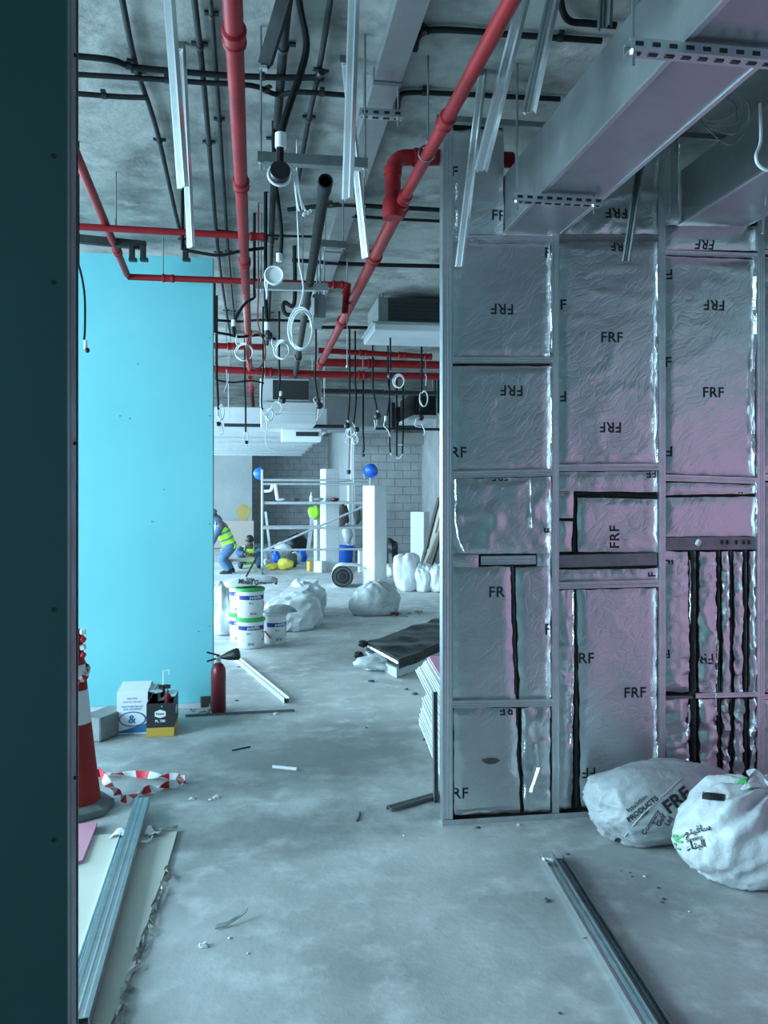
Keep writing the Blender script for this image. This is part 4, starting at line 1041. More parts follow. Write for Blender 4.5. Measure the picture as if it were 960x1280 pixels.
decal(sm, bv, '\uFEEE\uFE98\uFEF4\uFED3\uFE8E\uFEB3', 872, 1038, -14, 12, 'print', t, .02); decal(sm, bv, 'Saveto', 868, 1048, -14, 8, 'print', t, .015); decal(sm, bv, '\uFE80\uFE8E\uFEE8\uFE92\uFEDF\uFE8D', 870, 1057, -12, 13, 'print', t, .02)
decal(sm, bv, 'FR', 846, 1051, -75, 20, 'greenprint', t, .03); decal(sm, bv, '\u25A0\u25A0\u25A0', 892, 996, 6, 10, 'print', t, .10)
decal(sm, bv, 'Saveto', 903, 1119, -40, 9, 'print', t, .02); decal(sm, bv, 'Gulf', 909, 1124, -40, 9, 'print', t, .02); decal(sm, bv, 'FRF', 890, 1115, -20, 8, 'print', t, .02); decal(sm, bv, 'products', 925, 1114, -8, 6, 'print', t, .02)
nk = c + V((nd.x * .235, nd.y * .20, nd.z * .20))
MB().lathe([(.055, -.03), (.038, .0), (.034, .02), (.050, .05)], nk, 14, nd.to_track_quat('Z', 'Y').to_matrix()).build('neck_knot', 'sack', t, smooth=True)
for k, (a, l, w) in enumerate(((V((-.55, .05, .85)), .17, .10), (V((.35, -.2, .65)), .20, .12), (V((.6, .5, .4)), .16, .10))):
    a.normalize(); s_ = a.orthogonal().normalized(); P = [nk + a * (l * i / 6) + V((0, 0, -.08 * (i / 6) ** 2)) for i in range(7)]
    MB().loft([[p + s_ * (math.cos(q) * (.02 + w * .5 * (i / 6))) + a.cross(s_) * (math.sin(q) * (.015 + .012 * math.sin(i + k)) + .018 * math.sin(3 * q) * i / 6) for q in [2 * math.pi * j / 14 for j in range(14)]] for i, p in enumerate(P)]).build('neck_flap', 'sack', t, smooth=True, angle=60)
for k, (px, py, r) in enumerate(((934, 988, .045), (957, 1022, .045), (946, 992, .045))):
    sack_mesh(PY(px, py, nk.y + .03), (r, r, r), seed=20 + k, lump=.35, pleat=0, nu=20, nv=12, crease=.03).build('green_stuffing', 'green', t, smooth=True, angle=80)

# ---- loose metal channels on the floor
def lying(label, a, b, w, h, z=.002, up=(0, 0, 1), m='galv', rib=.15, name='metal_channel', cat='metal channel', flip=False):
    A = V((a.x, a.y, z + (h if flip else 0))); B = V((b.x, b.y, z + (h if flip else 0)))
    mb = MB().channel(A, B, w, h, up=(0, 0, -1 if flip else 1), rib=rib)
    return single(mb, name, m, label, cat, smooth=False)
a, b = FL(683, 1074), FL(815, 1296); d = (b - a).normalized(); sd = d.cross(V((0, 0, 1)))
b2 = a + d * 1.6
lying('galvanised channel with a bright rolled edge lying by the sacks', a, b2, .050, .028)
lying('darker galvanised channel laid tight against the bright-edged one', a + sd * -.050 + d * .01, b2 + sd * -.050, .044, .024, m='galvd')
p = a + d * .05; single(MB().box(V((p.x - .006, p.y, .022)), (.025, .05, .012), Euler((0, .2, 1.0)).to_matrix()), 'metal_clip', 'wire', 'small pale clip on the end of the bright-edged channel', 'clip', bevel=.003)
a, b = FL(178, 1011), FL(98, 1290); d = (b - a).normalized(); b = a + d * 1.85; sd = d.cross(V((0, 0, 1)))
lying('wide galvanised stud lying web up across the cream board', a, b, .072, .045, z=.016, flip=True, rib=.02, m='galvr')
lying('narrow galvanised strip lying beside the wide stud on the cream board', a + sd * .052 + d * .32, b + sd * .056, .022, .016, z=.0145)
a, b = FL(291, 822), FL(359, 879)
lying('white square channel lying on the bright floor behind the extinguisher', a, b, .050, .040, m='white_steel', flip=True)
a, b = FL(232, 896), FL(368, 889)
lying('thin grey angle strip lying in front of the extinguisher', a, b, .025, .012, m='galvd')
a, b = FL(486, 1014), FL(552, 995)
lying('dark metal offcut poking out from behind the foil wall end', a, b, .045, .02, m='galvd', flip=True)
t_ = MB().channel(FL(548.5, 1009) + V((0, .06, 0)), FL(548.5, 1009) + V((.004, .10, .58)), .022, .035, up=(0, 1, 0)); single(t_, 'short_stud', 'galvd', 'short stud standing upright behind the end of the foil wall', 'metal stud', smooth=False)
single(MB().tube([FL(341, 961) + V((0, 0, .012)), FL(371, 964) + V((0, 0, .012))], .011, 8), 'tube_offcut', 'white_plastic', 'short white tube offcut alone on the open floor', 'offcut')
single(MB().tube(smooth_path([FL(290, 939) + V((0, 0, .005)), FL(300, 937) + V((0, 0, .006)), FL(313, 934) + V((0, 0, .004))]), .004, 6), 'wire_scrap', 'cable', 'bit of dark wire on the floor in front of the black box', 'wire')
single(MB().ribbon([V((p.x, p.y, z)) for p, z in zip([FL(270, 1161), FL(285, 1158), FL(300, 1151), FL(309, 1147)], (.008, .012, .02, .03))], [V((.3, 1, .3))] * 4, .022, .003), 'paper_strip', 'edge', 'curled grey strip of paper on the floor past the torn board', 'paper', smooth=True)
single(MB().tube(smooth_path([FL(446, 1027) + V((0, 0, .003)), FL(449, 1022) + V((0, 0, .003)), FL(450, 1016) + V((0, 0, .003))]), .004, 6), 'bent_scrap', 'dark', 'small curved dark scrap near the metal offcut', 'scrap')
# chips of plaster and rubble on the open floor
def chip(px, py, s, m, label, group, flat=.5):
    p = FL(px, py); mb = MB(); rnd = random.Random(int(px * 7 + py))
    n = 7; ang = [2 * math.pi * i / n + rnd.uniform(-.3, .3) for i in range(n)]
    lo = [p + V((math.cos(q) * s * rnd.uniform(.7, 1.2), math.sin(q) * s * rnd.uniform(.6, 1.1), .001)) for q in ang]
    hi = [p + (v - p) * rnd.uniform(.4, .8) + V((0, 0, s * flat * rnd.uniform(.7, 1.3))) for v in lo]
    mb.loft([lo, hi]); return single(mb, 'debris_chip', m, label, 'debris', group, smooth=False)
for px, py, s in ((254, 1183, .022), (241, 999, .022), (270, 997, .020), (263, 1000, .012), (287, 1173, .008), (505, 1045, .008), (310, 1192, .006), (648, 1032, .012), (806, 1096, .009), (862, 1140, .006), (797, 1272, .010), (345, 893, .022)):
    chip(px, py, s, 'core', 'small white plaster chip lying loose on the grey floor', 'white plaster chips')
for px, py, s in ((684, 1126, .020), (597, 1035, .016), (823, 1110, .009), (829, 1124, .010), (827, 1128, .008), (787, 1091, .008), (776, 1089, .006), (731, 1173, .007), (700, 1267, .007), (296, 876, .018), (299, 834, .016), (464, 852, .03), (518, 868, .03), (508, 862, .02), (530, 925, .018), (535, 932, .016), (458, 910, .014), (790, 1096, .007), (709, 1068, .012)):
    chip(px, py, s, 'rubble', 'small dark chip of rubble lying loose on the grey floor', 'dark rubble chips', .4)

# ---- torn cream board on the floor
rnd = random.Random(4)
edge = [(222, 1040), (216, 1062), (209, 1086), (202, 1108), (197, 1122), (190, 1142), (186, 1158), (179, 1172), (173, 1192), (168, 1206), (158, 1232), (150, 1256), (138, 1288), (130, 1310)]
pts = [FL(px + (rnd.uniform(-2.5, 2.5) if i > 2 else 0), py) for i, (px, py) in enumerate(edge)] + [FL(20, 1320), FL(88, 1090), FL(104, 1048)]
t = T('plasterboard_sheet', 'cream plasterboard sheet lying on the floor with a torn ragged edge', 'plasterboard', pts[4])
MB().prism([p + V((0, 0, .002)) for p in pts], (0, 0, .0105)).build('sheet', 'board', t)
for i in range(2, 13):
    a, b = FL(*edge[i]), FL(*edge[i + 1]); q = [a.lerp(b, k / 4) + V((rnd.uniform(-.012, .018), 0, .011 + rnd.uniform(0, .012))) for k in range(5)]
    q2 = [v + V((rnd.uniform(.008, .022), -.004, -.008)) for v in q]
    MB().prism(q + q2[::-1], (0, 0, .004)).build('torn_paper', 'edge' if i % 3 else 'board', t)
pts = [FL(80, 1038), FL(122, 1034), FL(103, 1082), FL(80, 1090)]
single(MB().prism([p + V((0, 0, .0135)) for p in pts], (0, 0, .0125)), 'plasterboard_offcut', 'pink', 'pink plasterboard offcut lying by the cone base', 'plasterboard', smooth=False)
for k, (px, py, l, w, lab) in enumerate(((152, 1049, .10, .045, 'curled white shred of paper left of the wide stud end'), (191, 1047, .07, .06, 'white triangular shred of paper right of the wide stud'), (206, 1041, .12, .03, 'grey curled shred of paper at the top edge of the cream board'), (180, 1058, .07, .03, 'small white shred of paper tucked against the wide stud'))):
    c = FL(px, py); P = [c + V((l * (i / 5 - .5), .02 * math.sin(i + k), .016 + .018 * abs(math.sin(i * .9 + k)))) for i in range(6)]
    single(MB().ribbon(P, [V((.2, 1, .35 * math.sin(i + k))) for i in range(6)], w, .002), 'paper_shred', 'edge' if k == 2 else 'cardw', lab, 'paper')

# ---- traffic cone with barrier tape
cb = FL(93, 1013); 
t = T('traffic_cone', 'red and white traffic cone with a grey rubber base and tape at its top', 'traffic cone', cb)
hx = [(.20, .0), (.20, .035), (.16, .050), (.14, .055)]
MB().lathe(hx, cb + V((0, 0, .001)), 8, Matrix.Rotation(.2, 3, 'Z')).build('base', 'rubber', t, bevel=.006)
HC = .94
def conr(z): return .132 - (.132 - .034) * ((z - .05) / (HC - .05)) ** .92
def cband(z0, z1, m, nm, g=0.0):
    MB().lathe([(conr(z0) + g, z0)] + [(conr(z0 + (z1 - z0) * i / 4) + g, z0 + (z1 - z0) * i / 4) for i in range(1, 5)], cb, 28, cap=True).build(nm, m, t, smooth=True)
cband(.05, .46, 'cone', 'cone_body'); cband(.46, .63, 'conew', 'reflective_band', .001); cband(.63, .69, 'cone', 'cone_body'); cband(.69, .76, 'conew', 'reflective_band', .001); cband(.76, .90, 'cone', 'cone_body')
MB().lathe([(.04, .88), (.048, .89), (.048, .905), (.036, .91), (.034, .94)], cb, 20).build('cone_tip', 'cone', t, smooth=True)
def tape(label, P, tw, w=.045, name='barrier_tape', seg=5, parent=None):
    P = smooth_path(P, 14); sides = []
    for i, p in enumerate(P):
        d = (P[min(i + 1, len(P) - 1)] - P[max(i - 1, 0)]).normalized(); s0 = d.cross(V((0, 0, 1))).normalized(); u = s0.cross(d)
        a = tw * i + .5 * math.sin(i * .13); sides.append(s0 * math.cos(a) + u * math.sin(a))
    t = parent if parent else T(name, label, 'barrier tape', P[0])
    n = 6
    for i in range(0, len(P) - 1, n):
        red = (i // n) % 2; e_ = min(i + n + 1, len(P))
        if e_ - i > 1: MB().ribbon(P[i:e_], sides[i:e_], w, .003).build('red_stripe' if red else 'white_stripe', 'taper' if red else 'tapew', t, smooth=True, angle=60)
    return t
z_ = V((0, 0, .022))
tape('red and white barrier tape trailing in a loop from the cone', [FL(112, 975) + V((0, 0, .05)), FL(130, 972) + z_, FL(165, 972) + z_, FL(200, 975) + z_, FL(224, 976) + z_, FL(232, 980) + z_, FL(222, 983) + z_, FL(195, 989) + z_, FL(172, 996) + z_, FL(158, 1004) + z_, FL(148, 1004) + V((0, 0, .05)), FL(137, 999) + V((0, 0, .07)), FL(124, 985) + V((0, 0, .10))], .16, .042)
P = [cb + V((math.cos(a) * (conr(z) + .008), math.sin(a) * (conr(z) + .008), z)) for a, z in [(-1.6 + i * .7, .66 + .025 * i) for i in range(10)]]
tape(None, P, .25, .035, parent=t)
for k in range(4):
    q = cb + V((.046, -.02, .93 - .04 * k)); MB().box(q, (.03, .03, .028), Euler((k, k * .7, .3)).to_matrix()).build('tape_knot', 'taper' if k % 2 else 'tapew', t, bevel=.006)

# ---- boxes and block by the cyan board
p = FL(165, 918)
t = T('cardboard_box', 'white cardboard box with blue printing and an open top', 'box', p)
bw, bh, bd = .205, .285, .26
y0 = p.y; x0 = PY(146, 900, y0).x; x1 = x0 + bw
bo = MB().mm((x0, y0, .002), (x1, y0 + .004, bh)).mm((x0, y0 + bd - .004, .002), (x1, y0 + bd, bh)).mm((x0, y0, .002), (x0 + .004, y0 + bd, bh)).mm((x1 - .004, y0, .002), (x1, y0 + bd, bh)).mm((x0, y0, .002), (x1, y0 + bd, .008)).build('box_body', 'cardw', t)
MB().prism([V((x0, y0 + .002, bh)), V((x1, y0 + .002, bh)), V((x1 + .01, y0 + .13, bh + .045)), V((x0 + .02, y0 + .13, bh + .045))], (0, 0, .004)).build('flap', 'cardw', t)
MB().prism([V((x0, y0 + bd, bh)), V((x1, y0 + bd, bh)), V((x1 + .02, y0 + bd - .12, bh + .035)), V((x0 + .02, y0 + bd - .12, bh + .04))], (0, 0, .004)).build('flap', 'cardw', t)
MB().prism([V((x1, y0 + .01, bh)), V((x1, y0 + bd - .01, bh)), V((x1 + .10, y0 + bd - .02, bh + .0)), V((x1 + .09, y0 + .03, bh - .012))], (0, 0, .004)).build('flap', 'cardw', t)
cx_ = (x0 + x1) / 2; yf = y0 - .0015
MB().prism([V((x0 + .008, yf, .012)), V((x1 - .006, yf, .012)), V((x1 - .006, yf, .075)), V((x0 + .10, yf, .045)), V((x0 + .008, yf, .022))], (0, .001, 0)).build('blue_print', 'bluep', bo)
el = [V((cx_ + .0 + math.cos(a) * .085, yf - .0012, .105 + math.sin(a) * .048)) for a in [2 * math.pi * i / 28 for i in range(28)]]
MB().prism(el, (0, .001, 0)).build('white_oval', 'cardw', bo)
MB().tube(el, .004, 6, closed=True).build('oval_ring', 'bluep', bo)
put_text(MB(), '&', V((cx_, yf - .002, .105)), XV, ZV, .075, .03).build('logo', 'bluep', bo)
for z, s, tx in ((.245, .016, 'SILICONE'), (.222, .014, 'SANITARY SEALANT'), (.190, .018, 'WEATHER PROOF'), (.172, .018, 'SEAL ADHESIVE')):
    put_text(MB(), tx, V((cx_, yf, z)), XV, ZV, s, .004).build('lettering', 'bluep', bo)
p = FL(200, 921); y0 = p.y; x0 = PY(183, 900, y0).x; x1 = PY(217.5, 900, y0).x; bh = .225; bd = .30
t = T('cardboard_box', 'black carton with a mustard base and a white badge', 'box', (p.x, y0, 0))
bo = MB().mm((x0, y0, .062), (x1, y0 + .005, bh)).mm((x1 - .005, y0 + .005, .062), (x1, y0 + bd, bh + .02)).mm((x0, y0 + .005, .062), (x0 + .005, y0 + bd, bh)).mm((x0, y0 + bd - .005, .062), (x1, y0 + bd, bh)).build('box_body', 'cardd', t)
MB().mm((x0, y0, .002), (x1, y0 + bd, .062)).build('box_base', 'mustard', t)
MB().prism([V((x1, y0 + .10, bh + .02)), V((x1, y0 + bd, bh + .02)), V((x1 - .14, y0 + bd, bh + .005)), V((x1 - .12, y0 + .10, bh - .01))], (0, 0, .004)).build('flap', 'cardw', t)
MB().prism([V((x0, y0 + .01, bh)), V((x0, y0 + bd, bh)), V((x0 + .05, y0 + bd - .03, bh + .075)), V((x0 + .03, y0 + .04, bh + .05))], (.004, 0, 0)).build('flap', 'cardd', t)
cx_ = (x0 + x1) / 2
def badge(cx_, y, z, s, X, nm='badge'):
    pts = [(-1, -.45), (0, -.78), (1, -.45), (1, .4), (0, .8), (-1, .4)]
    MB().prism([V((cx_, y, z)) + X * (a * s) + ZV * (b * s) for a, b in pts], X.cross(ZV) * .001).build(nm, 'cardw', bo)
badge(cx_, y0 - .0005, .155, .036, XV)
put_text(MB(), 'Pattex', V((cx_, y0 - .0022, .156)), XV, ZV, .021, .03).build('lettering', 'cardd', bo)
put_text(MB(), 'PL 700', V((cx_, y0 - .0012, .107)), XV, ZV, .024, .02).build('lettering', 'cardw', bo)
put_text(MB(), '+', V((cx_ + .01, y0 - .0012, .205)), XV, ZV, .02, .02).build('lettering', 'cardw', bo)
YV = V((0, 1, 0))
pts = [(-1, -.45), (0, -.78), (1, -.45), (1, .4), (0, .8), (-1, .4)]
MB().prism([V((x1 + .0008, y0 + .15, .15)) + YV * (a * .045) + ZV * (b * .04) for a, b in pts], (.001, 0, 0)).build('badge', 'cardw', bo)
# things standing in the carton
c = V((x1 - .05, y0 + .08, .11)); tt = T('sealant_tube', 'dark red sealant tube standing in the black carton', 'tube', (c.x, c.y, .063))
MB().lathe([(.024, -.045), (.024, .145), (.018, .155), (.006, .165), (.004, .20)], c, 14).build('tube_body', 'ext', tt, smooth=True, angle=30)
c = V((x1 - .10, y0 + .17, .10)); tt = T('caulking_gun', 'caulking gun with a bent white rod sticking up from the black carton', 'caulking gun', (c.x, c.y, .063))
MB().tube([c + V((0, 0, -.036)), c + V((.01, 0, .2))], .016, 10).build('barrel', 'dark', tt, smooth=True)
MB().tube([c + V((.01, 0, .18)), c + V((.012, 0, .31)), c + V((.05, 0, .315)), c + V((.05, 0, .28))], .004, 6).build('rod', 'wire', tt, smooth=True)
MB().beam(c + V((-.02, 0, .2)), c + V((.06, 0, .2)), .018, .025).build('trigger', 'dark', tt)
# grey block
a = math.radians(-28); R = Matrix.Rotation(a, 3, 'Z'); c = FL(127, 926) + V((.0, .13, .082))
single(MB().box(c, (.17, .32, .158), R), 'concrete_block', 'greyb', 'grey concrete block lying beside the white carton', 'block', smooth=False, bevel=.008)
c = FL(257, 884); t = T('small_box', 'small dark crumpled box behind the extinguisher', 'box', c)
MB().box(c + V((0, .03, .042)), (.09, .08, .08), Matrix.Rotation(.25, 3, 'Z')).build('box_body', 'wood', t, bevel=.004)
for k in range(3): MB().box(c + V((.008, -.012, .03 + .018 * k)), (.06, .006, .006), Matrix.Rotation(.25, 3, 'Z')).build('slat', 'rubble', t)
for k in range(14):
    px, py = 238 + rnd.random() * 26, 887 + rnd.random() * 7; chip(px, py, .014, 'greyb', 'grey crumb of rubble heaped by the extinguisher foot', 'crumbs by the extinguisher')
# ---- fire extinguisher
c = FL(273, 890); t = T('fire_extinguisher', 'red fire extinguisher with a black horn standing at the cyan board', 'fire extinguisher', c)
r = .056
MB().lathe([(r * .9, .001), (r, .012), (r, .30), (r * .93, .33), (r * .72, .355), (r * .40, .37), (.018, .375)], c, 24).build('cylinder', 'ext', t, smooth=True, angle=50)
MB().lathe([(.018, .372), (.018, .395), (.022, .40), (.022, .42), (.012, .425)], c, 14).build('neck_valve', 'galv', t, smooth=True)
MB().beam(c + V((.01, 0, .425)), c + V((-.085, -.01, .455)), .02, .010).build('carry_handle', 'dark', t); MB().beam(c + V((.01, 0, .41)), c + V((-.085, -.01, .385)), .018, .010).build('squeeze_lever', 'dark', t)
d = V((.9, -.1, .18)).normalized()
MB().lathe([(.010, -.02), (.014, .01), (.030, .055), (.042, .10), (.046, .13), (.038, .145)], c + V((.015, 0, .41)), 18, d.to_track_quat('Z', 'Y').to_matrix()).build('discharge_horn', 'dark', t, smooth=True, angle=60)

# ---- buckets
def bucket(c, label, r=.15, h=.32, lid='green', band=.62, txt='polyfilla', rot=0.0, lidh=True):
    t = T('plastic_bucket', label, 'bucket', c)
    bo = MB().lathe([(r * .86, .001), (r * .90, .008), (r * .985, h - .03), (r * 1.0, h - .03)], c, 28).build('bucket_body', 'white_plastic', t, smooth=True, angle=50)
    MB().lathe([(r * 1.03, h - .035), (r * 1.06, h - .03), (r * 1.06, h - .008), (r * 1.0, h), (r * .9, h)], c, 28).build('lid', lid, t, smooth=True, angle=40)
    zb = h * band
    def rr(z): return r * (.90 + .085 * z / h) + .0018
    def arc(z0, z1, a0, a1, m, nm):
        n = 14; vs = []
        for z in (z0, z1):
            for k in range(2):
                for i in range(n + 1):
                    q = a0 + (a1 - a0) * i / n; vs.append(c + V((math.cos(q) * (rr(z) - .003 * k), math.sin(q) * (rr(z) - .003 * k), z)))
        m_ = n + 1; fs = []
        for i in range(n): fs += [(i, i + 1, 2 * m_ + i + 1, 2 * m_ + i), (m_ + i, m_ + i + 1, 3 * m_ + i + 1, 3 * m_ + i), (2 * m_ + i, 2 * m_ + i + 1, 3 * m_ + i + 1, 3 * m_ + i), (i, i + 1, m_ + i + 1, m_ + i)]
        MB().add(vs, fs).build(nm, m, bo)
    a = -math.pi / 2 + rot
    arc(zb, zb + .045, a - 1.1, a + 1.25, 'navy', 'label_band')
    def wrap(s, z, size, m, ac):
        vs, fs = text_mesh(s, .02); MB().add([c + V((math.cos(ac + v.x * size / rr(z)) * (rr(z) + .002), math.sin(ac + v.x * size / rr(z)) * (rr(z) + .002), z + v.y * size)) for v in vs], fs).build('lettering', m, bo)
    wrap(txt, zb + .022, .045, 'cardw', a + .25); wrap('25 kg', .05, .032, 'print', a + .05); wrap('filler', zb - .035, .03, 'mustard', a - .1)
    P = [c + V((math.cos(a + .95 + .5 * math.sin(q)) * (rr(.11) + .003), math.sin(a + .95 + .5 * math.sin(q)) * (rr(.11) + .003), .13 + .045 * math.cos(q))) for q in [math.pi * i / 10 for i in range(11)]]
    MB().tube(P, .003, 5).build('swoosh', 'dark', bo, smooth=True)
    return t
c0 = FL(313, 812); k = c0 + V((0, .15, 0))
bucket(k, 'white bucket with a green lid, underneath in the front stack'); bucket(k + V((-.004, .0, .321)), 'white bucket with a green lid, topmost under the printed bag', rot=.2)
k2 = k + V((-.09, .36, 0)); bucket(k2, 'white bucket, lower one of the stack half hidden behind the front stack', rot=-.4); bucket(k2 + V((0, 0, .321)), 'white bucket with a green lid rim, upper one of the half hidden stack', rot=-.4)
k3 = FL(344, 806) + V((.0, .14, 0)); bucket(k3, 'white bucket with a pale lid standing beside the stack', .128, .335, 'coil', .56, 'polyfilla', .3)
MB().beam(k3 + V((-.115, -.06, .14)), k3 + V((-.05, -.122, .07)), .006, .018).build('red_stripe', 'redp', [o for o in bpy.data.objects if o.get('label') == 'white bucket with a pale lid standing beside the stack'][0])
# printed bag on the buckets
cb_ = k + V((.01, .10, .645 + .068)); t = T('cement_bag', 'printed white bag lying on top of the tall bucket stack', 'bag', cb_ + V((0, 0, -.068)))
vs_ = sack_mesh(V((0, 0, 0)), (.275, .20, .082), neck=V((1, 0, 0)), seed=5, pleat=.03, lump=.06, squash=.62, nu=40, nv=30)
R = Matrix.Rotation(math.radians(-4), 3, 'Y'); vs_.v = [R @ p + cb_ + V((0, 0, .0)) for p in vs_.v]
zm = min(p.z for p in vs_.v); vs_.v = [p + V((0, 0, cb_.z - .068 - zm + .002)) for p in vs_.v]
vs_.build('bag_body', 'sack', t, smooth=True, angle=70); bv = bvh_of(vs_)
decal(vs_, bv, 'Mixed Gypsum', 320, 729, 4, 8.5, 'print', t, .02, .85); decal(vs_, bv, 'Sole', 313, 724, 3, 6, 'print', t, .02)
MB().box(cb_ + V((.262, -.02, -.022)), (.03, .09, .07)).build('red_end', 'redp', t, bevel=.012)
cc = k3 + V((.06, .02, .337)); sm = sack_mesh(V((0, 0, 0)), (.19, .14, .075), neck=V((1, 0, .2)), seed=8, pleat=.1, lump=.25, nu=30, nv=20)
zm = min(p.z for p in sm.v); sm.v = [p + cc + V((0, 0, -zm)) for p in sm.v]; single(sm, 'crumpled_bag', 'sack2', 'crumpled grey-white bag on the bucket beside the stack', 'bag', angle=70)

# ---- crumpled polythene, white block, trestle
def heap(label, c, r, seed, m, name='polythene_sheet', cat='plastic sheet', lump=.3, **kw):
    sm = sack_mesh(c, r, seed=seed, lump=lump, pleat=.05, flat=.3, **{'crease': .034, **kw}); return single(sm, name, m, label, cat, angle=50)
c = FL(370, 790) + V((0, .45, .12)); heap('crumpled clear polythene sheet heaped beside the buckets', c, (.36, .42, .30), 31, 'poly', lump=.2, neck=V((.6, .1, .8)))
c = FL(385, 778) + V((0, .6, .18)); heap('stiff polythene bag standing open before the lying white block', c, (.26, .25, .26), 35, 'poly', lump=.15, squash=.6, neck=V((.4, 0, 1)))
c = FL(281, 795) + V((-.02, .3, .1)); heap('pale polythene bag slumped behind the buckets by the cyan board', c, (.21, .3, .42), 37, 'poly')
a = PZ(364, 741, .40); b = PZ(386, 724, .40); d = b - a; c = (a + b) / 2 + V((0, 0, -.14)); yw = math.atan2(d.y, d.x) - math.pi / 2
single(MB().box(c, (.28, d.length, .28), Matrix.Rotation(yw, 3, 'Z')), 'foam_block', 'white', 'long white block lying on top of the polythene heap', 'block', smooth=False, bevel=.006)
yt = FL(275, 770).y; t = T('trestle_table', 'low steel trestle with a pale top behind the cyan board', 'table', FL(275, 770))
xa_, xb_ = PY(255, 700, yt).x, PY(300, 700, yt).x; zt2 = PY(280, 727, yt).z
MB().mm((xa_, yt, zt2), (xb_, yt + .6, zt2 + .03)).build('table_top', 'white_steel', t)
for x in (xa_ + .03, xb_ - .06):
    for y in (yt + .04, yt + .55): MB().tube([V((x, y, zt2)), V((x + (.05 if x > xa_ + .1 else -.05), y, 0.001))], .014, 8).build('leg', 'dark', t)
MB().tube([V((xa_ + .05, yt + .04, zt2 - .05)), V((xb_ - .04, yt + .04, .12))], .009, 6).build('brace', 'galvd', t); MB().tube([V((xb_ - .08, yt + .04, zt2 - .05)), V((xa_ + .05, yt + .04, .15))], .009, 6).build('brace', 'galvd', t)
a, b = PY(268, 758, yt - 2.2), FL(288, 792)
single(MB().tube([V((b.x - .25, b.y + .35, .45)), b + V((0, 0, .012))], .013, 8), 'steel_bar', 'dark', 'black bar leaning low beside the buckets', 'bar')
# ---- white rubbish bag on the open floor with rubble beside it
c = FL(472, 771) + V((0, .30, .16)); heap('rounded grey-white rubbish bag alone on the floor before the tall white block', c, (.34, .30, .27), 41, 'sack2', 'rubbish_bag', 'bag', .16, neck=V((-.1, 0, 1)))
for k in range(12):
    px, py = 492 + rnd.random() * 36, 764 + rnd.random() * 8; chip(px, py, .03, 'greyb', 'lump of rubble spilled beside the rounded rubbish bag', 'rubble by the rubbish bag')
single(MB().box(FL(494, 770) + V((0, 0, .03)), (.10, .06, .05), Matrix.Rotation(.4, 3, 'Z')), 'brick_lump', 'ext', 'dark red lump beside the rounded rubbish bag', 'lump', smooth=False, bevel=.012)

# ---- black wrapped pile
zp = .17
A, Bp = PZ(458, 802, zp), PZ(499, 824, zp); dr = (PZ(551, 771, zp) - A).normalized() * 1.9
t = T('wrapped_pile', 'low pile of sheets wrapped in black polythene', 'wrapped pile', (Bp.x, Bp.y, 0))
def quilt(c4, n1, n2, amp, seed, th):
    vs = []
    for j in range(n2 + 1):
        for i in range(n1 + 1):
            u, v = i / n1, j / n2; p = c4[0].lerp(c4[1], u).lerp(c4[3].lerp(c4[2], u), v); vs.append(p + V((0, 0, amp * fbm(V((p.x * 3.5 + seed, p.y * 3.5, seed)), 3))))
    m1 = n1 + 1; fs = [(j * m1 + i, j * m1 + i + 1, (j + 1) * m1 + i + 1, (j + 1) * m1 + i) for j in range(n2) for i in range(n1)]
    bd = list(range(m1)) + [j * m1 + n1 for j in range(1, n2 + 1)] + [n2 * m1 + i for i in range(n1 - 1, -1, -1)] + [j * m1 for j in range(n2 - 1, 0, -1)]
    k = len(vs); vs += [vs[i] + V((0, 0, -th)) for i in bd]; nb = len(bd)
    fs += [(bd[i], bd[(i + 1) % nb], k + (i + 1) % nb, k + i) for i in range(nb)] + [tuple(k + i for i in range(nb))]
    return MB().add(vs, fs)
quilt([A, Bp, Bp + dr, A + dr], 12, 22, .022, 3, .09).build('black_wrap', 'blackpoly', t, smooth=True, angle=60)
q = (Bp - A).normalized(); 
lo = [V((p.x, p.y, .085)) for p in (A + q * .02 - dr * .02, Bp - q * .02 - dr * .02, Bp + dr, A + dr)]
quilt(lo, 12, 20, .012, 9, .082).build('white_wrap', 'poly', t, smooth=True, angle=50)
P = [A.lerp(Bp, i / 8) + V((-.012, -.01, -.03)) for i in range(9)]
MB().ribbon(P, [V((.4, 0, 1)) for _ in P], .022, .004).build('silver_strip', 'tape', t, smooth=True)
for p in (A + V((-.03, .0, -.02)), V((A.x - .08, A.y - .06, .05))): sack_mesh(p, (.05, .06, .035), seed=3, lump=.4, nu=14, nv=10).build('wrap_end', 'blackpoly', t, smooth=True)
heap('loose white polythene puffed out under the black wrapped pile', FL(476, 838) + V((.02, .10, .05)), (.24, .20, .085), 51, 'poly', neck=V((1, -.3, .2)))

